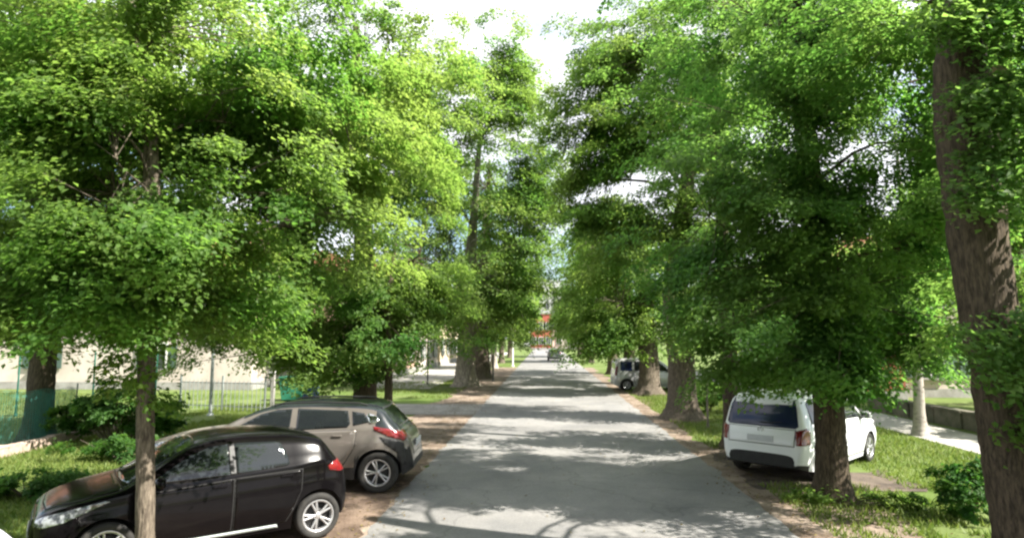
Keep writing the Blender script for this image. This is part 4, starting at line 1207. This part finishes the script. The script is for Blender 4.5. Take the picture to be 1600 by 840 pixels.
building("house", "long low house with a white ground floor and terracotta upper storey behind the left lawn", -40, -15.5, 33.5, 43, 6.2, M['wall_pink'],
         [('S', wins(-38, -16, 5, 4.1, 5.5) + wins(-36.5, -17.5, 3, 1.1, 2.4)), ('E', wins(34, 43, 2, 4.1, 5.5))], band=(3.2, M['wall_white']), axis='x')
building("house", "orange-pink house with a white doorway beyond the left driveway", -20, -10.5, 43.5, 52, 6.4, M['wall_pink'],
         [('E', wins(44, 52, 3, 3.9, 5.4) + [(46.6, 47.7, .4, 2.6, 'door'), (44.4, 45.5, 1.0, 2.4, 'shut'), (49.6, 50.7, 1.0, 2.4, 'shut')]), ('S', [(-13.2, -12.2, 1.0, 2.6, 'win'), (-16.2, -15.2, 1.0, 2.6, 'win'), (-13.2, -12.2, 3.9, 5.4, 'win')])])
building("house", "white rendered house with dark windows left of the stout trunks", -19, -10.4, 53, 62, 6.8, M['wall_white'],
         [('E', wins(53, 62, 3, 4.1, 5.6) + wins(53, 62, 3, 1.0, 2.5)), ('S', [(-12.4, -11.4, 1.0, 2.6, 'win'), (-12.4, -11.4, 4.0, 5.5, 'win')])])
building("house", "cream house farther along the left pavement", -19, -10.3, 63, 76, 7.2, M['wall_cream'],
         [('E', wins(63, 76, 4, 4.2, 5.7) + wins(63, 76, 4, 1.0, 2.6)), ('S', [(-12.4, -11.4, 1.0, 2.6, 'win'), (-12.4, -11.4, 4.2, 5.7, 'win')])])
building("house", "grey house at the far left of the street", -18, -9.8, 78, 98, 7.5, M['wall_grey'],
         [('E', wins(78, 98, 6, 4.2, 5.7) + wins(78, 98, 6, 1.0, 2.6))])
building("house", "red-fronted house closing the view at the end of the road", -3.4, 1.6, 150, 160, 8.2, M['wall_red'],
         [('S', wins(-3.4, 1.6, 3, 4.6, 6.2, .9) + wins(-3.4, 1.6, 3, 1.2, 2.8, .9))], roof='flat')
building("house", "pale low building right of the red house at the end of the road", 1.8, 16, 152, 162, 5.2, M['wall_white'],
         [('S', wins(2, 15, 5, 1.2, 3.0, 1.2, 'win'))], roof='flat')
building("apartment_block", "tall pale grey block rising behind the red house at the end", -6, 7, 185, 197, 19, M['wall_grey'],
         [('S', [w for z in (2, 5, 8, 11, 14) for w in wins(-6, 7, 5, z, z + 1.6, 1.2, 'win')])], roof='flat')
building("outbuilding", "small red rendered outbuilding behind the low wall on the right", 13.7, 15.9, 29.5, 36, 3.4, M['wall_red'],
         [('W', [(31, 32.2, 1.2, 2.6, 'win'), (34, 35.2, 1.2, 2.6, 'win')])], axis='y')
building("house", "pale rendered house right of the red outbuilding", 16.5, 27, 31, 40, 6.8, M['wall_white'],
         [('W', [w for z in (1.2, 4.2) for w in wins(31, 40, 3, z, z + 1.5, 1.1, 'shut')]), ('S', [w for z in (.9, 4.2) for w in wins(16.6, 26.6, 4, z, z + 1.6, 1.1, 'shut')])], roof='flat')
building("house", "low pale house beyond the right-hand garden trees", 14.6, 24, 40, 54, 6.5, M['wall_grey'],
         [('W', wins(40, 54, 4, 3.8, 5.2) + wins(40, 54, 4, 1.0, 2.4)), ('S', wins(15, 24, 3, 1.0, 2.4))])

# low dark green-brown garden wall on the right, in coping blocks
gw = empty("garden_wall", (12.7, 21, 0), 0, "low dark green-brown wall along the right footpath", "wall")
for k in range(7):
    y = -4.6 + k * 1.35
    box("wall_panel", (0.01 * (-1) ** k - .03 * y, y + .66, .24), (.28, 1.335, .48), M['wall_low'], gw)
    box("coping_stone", (-.03 * y, y + .66, .515), (.36, 1.32, .07), M['wall_low'], gw, bevel=.012)

# ------------------------------------------------------------------ street furniture and garden edges
def post(name, label, x, y, h, r, m, cat="post", rx=0.0, cap=None, group=None):
    root = empty(name, (x, y, 0), 0, label, cat, group)
    V, F = tube([(0, 0, -.05), (0, math.sin(rx) * h * .5, h * .5), (0, math.sin(rx) * h, h)], [r, r * .95, r * .9], 10)
    link("shaft", fast_mesh("shaft", V, F, True), m, root)
    V, F = lathe_arr([(r * 1.9, 0), (r * 1.9, .05), (r * 1.05, .09)], 12, 1)
    V = np.stack([V[:, 0], V[:, 2], V[:, 1]], 1)
    link("base_collar", fast_mesh("base_collar", V, F, True), m, root)
    bm = bmesh.new()
    bmesh.ops.create_uvsphere(bm, u_segments=10, v_segments=6, radius=r * 1.15)
    bmesh.ops.translate(bm, vec=(0, math.sin(rx) * h, h), verts=bm.verts[:])
    bm_obj("cap", bm, m, root, True)
    return root


post("pole", "thin weathered post standing beside the broad pruned trunk", 4.98, 20.3, 1.75, .035, M['post_rust'])
post("pole", "thin dark sign pole on the left pavement before the white house", -6.95, 38.1, 4.2, .04, M['post_dark'])
post("pole", "short dark post by the road after the stout trunks", -3.25, 40.5, 1.6, .06, M['post_dark'])
post("pole", "slim pale pole rising beside the far left trees", -3.1, 62, 5.5, .09, M['frame_white'])

# picket fence with tall post and white gate pillar (left lawn)
pf = empty("picket_fence", (-12.1, 23.8, 0), R(-14), "grey metal picket fence at the back of the left lawn", "fence")
for k in range(20):
    box("picket", (-1.9 + k * .19, 0, .62), (.018, .018, 1.12), M['post_grey'], pf)
for z in (.2, 1.06):
    box("rail", (-.05, .024, z), (3.9, .02, .04), M['post_grey'], pf)
for x in (-2.0, -.05, 1.85):
    box("fence_post", (x, .06, .66), (.06, .05, 1.34), M['post_grey'], pf)
post("pole", "tall grey post standing at the left end of picket fence", -11.9, 22.6, 2.3, .06, M['post_grey'])
gp_ = empty("gate_pillar", (-10.0, 23.4, 0), 0, "white gate pillar at the right end of picket fence", "pillar")
box("shaft", (0, 0, .72), (.13, .13, 1.44), M['concrete'], gp_, bevel=.01)
box("cap", (0, 0, 1.475), (.24, .24, .07), M['frame_white'], gp_, bevel=.012)
for x, y, lab in ((-18.6, 22, "thin green fence post right of the dark trunk at the left edge"), (-16.2, 22.5, "thin green fence post in the middle of the left lawn"), (-14.2, 23, "thin green fence post nearest the picket fence")):
    post("fence_post", lab, x, y, 2.2, .03, M['fence_green'], "post")

# teal debris netting on steel stakes
def netting():
    root = empty("netting_fence", (-13.1, 14.6, 0), 0, "teal plastic netting strung on stakes at the left edge", "fence")
    pts = [(-3.2, -.6), (-1.9, .1), (-.7, .7), (.15, 1.6), (.25, 2.6)]
    p = smooth_path(pts, 110)
    strands = []
    H = 1.35
    for i in range(0, 110):
        x, y = p[i]
        strands.append(tube([(x, y, .08), (x + .02 * math.sin(i), y, H * .5), (x, y, H + .05 * math.sin(i * .5))], [.006] * 3, 4))
    for k in range(34):
        z = .1 + (H - .05) * k / 33
        q = p[::4]
        strands.append(tube(np.stack([q[:, 0], q[:, 1], z + .03 * np.sin(np.arange(len(q)) * 1.3 + k * .2)], 1), [.007] * len(q), 4))
    V, F = join(strands)
    o = link("mesh_net", fast_mesh("mesh_net", V, F), M['net'], root, 'stuff')
    for (x, y) in (pts[0], pts[2], pts[4]):
        V, F = tube([(x, y, -.05), (x, y, .7), (x + .02, y, 1.5)], [.02] * 3, 8)
        link("stake", fast_mesh("stake", V, F, True), M['post_grey'], root)


M['net'] = mat("net_teal", (0.03, 0.17, 0.14), 0.7, var=(0.045, 0.23, 0.20), scale=3)
netting()

# stone edging of the left lawn
se = empty("stone_edging", (-12.6, 15, 0), 0, "row of rough pinkish stones edging the left lawn", "edging")
gs = random.Random(3)
yy = -2.8
while yy < 3.6:
    ln = gs.uniform(.30, .55)
    bm = bmesh.new()
    bm_box(bm, (-.10 * yy * 0.9 + gs.uniform(-.03, .03), yy + ln / 2, .10), (gs.uniform(.18, .26), ln - .03, gs.uniform(.24, .34)), gs.uniform(-.1, .1), .04)
    for v in bm.verts:
        v.co += Vector((gs.uniform(-.02, .02), gs.uniform(-.02, .02), gs.uniform(-.025, .025)))
    bm_obj("stone", bm, M['stone'], se)
    yy += ln


def bin_(name, label, x, y, rz, m, w=.62, d=.72, h=1.0):
    root = empty(name, (x, y, 0), rz, label, "bin")
    bm = bmesh.new()
    r = bm_box(bm, (0, 0, h * .5 + .06), (w, d, h), 0, .02)
    for v in bm.verts:
        k = .80 + .20 * (v.co.z / h)
        v.co.x *= k; v.co.y *= k
    bm_obj("body", bm, m, root)
    bm = bmesh.new()
    bm_box(bm, (0, -.02, h + .11), (w + .06, d + .08, .09), 0, .03)
    bm_obj("lid", bm, m, root)
    box("handle", (0, d / 2 + .06, h + .02), (w * .8, .04, .04), M['plastic'], root, bevel=.01)
    for sg in (-1, 1):
        V, F = lathe_arr([(.02, -.03), (.10, -.03), (.10, .03), (.02, .03)], 16, 1)
        V = np.stack([V[:, 1] + sg * (w * .40), V[:, 0] + d * .36, V[:, 2] + .10], 1)
        link("wheel", fast_mesh("wheel", V, F, True), M['rubber'], root)
    return root


bin_("wheelie_bin", "green bin behind the crossover under the dark foliage", -11.1, 28.0, R(10), M['bin_green'], .95, .8, .9)
bin_("wheelie_bin", "small blue bin just right of the green bin", -10.5, 28.6, R(-5), M['bin_blue'])


# ------------------------------------------------------------------ shrubs
def shrub(name, label, x, y, blobs, leaf, size, seed, per=90, spread=.3, cat="shrub"):
    g = np.random.default_rng(seed)
    root = empty(name, (x, y, 0), 0, label, cat)
    C, O, T, st = [], [], [], []
    for (dx, dy, cz, rx, ry, rz, n) in blobs:
        for k in range(n):
            v = g.normal(0, 1, 3); v /= np.linalg.norm(v)
            p = np.array([dx, dy, cz]) + v * g.uniform(.3, 1) * np.array([rx, ry, rz])
            p[2] = max(p[2], .08)
            C.append(p)
            o = np.array([p[0], p[1], .1]) + g.normal(0, .2, 3); O.append(o / np.linalg.norm(o))
            T.append(g.uniform(0, 1))
            if k % 3 == 0:
                st.append(tube([(dx * .3, dy * .3, 0), (p[0] * .6, p[1] * .6, p[2] * .6), tuple(p)], [.014, .01, .004], 4))
    V, F = join(st)
    link("stems", fast_mesh("stems", V, F, True), M['bark'], root, 'stuff')
    link("foliage", leaf_mesh("foliage", np.array(C), np.array(O), np.array(T), g, size, per, spread), M[leaf], root, 'stuff')
    return root


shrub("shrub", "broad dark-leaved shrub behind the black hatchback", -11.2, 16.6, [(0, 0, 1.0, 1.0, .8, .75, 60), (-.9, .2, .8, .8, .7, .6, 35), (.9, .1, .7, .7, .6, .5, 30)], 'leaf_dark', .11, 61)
shrub("shrub", "small rounded bush left of the massive leaning trunk", 6.4, 10.4, [(0, 0, .45, .42, .45, .42, 34)], 'leaf_dark', .07, 62, 100, .2)
shrub("shrub", "low sprouting weeds at the foot of the trunk behind the white car", 4.5, 11.2, [(0, 0, .12, .6, .35, .1, 16), (1.1, -.2, .15, .5, .35, .12, 14)], 'leaf_bright', .07, 63, 50, .2)
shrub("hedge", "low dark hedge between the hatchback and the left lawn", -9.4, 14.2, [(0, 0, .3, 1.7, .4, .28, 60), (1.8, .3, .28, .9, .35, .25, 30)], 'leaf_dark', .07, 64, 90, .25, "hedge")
shrub("shrub", "round green bush beyond the thin weathered post", 6.0, 24.4, [(0, 0, .6, .7, .6, .6, 34)], 'leaf_mid', .1, 65)
shrub("shrub", "leafy bush overhanging the low dark wall on the right", 13.0, 18.2, [(0, 0, 1.2, .9, 1.3, .8, 60)], 'leaf_mid', .12, 66)

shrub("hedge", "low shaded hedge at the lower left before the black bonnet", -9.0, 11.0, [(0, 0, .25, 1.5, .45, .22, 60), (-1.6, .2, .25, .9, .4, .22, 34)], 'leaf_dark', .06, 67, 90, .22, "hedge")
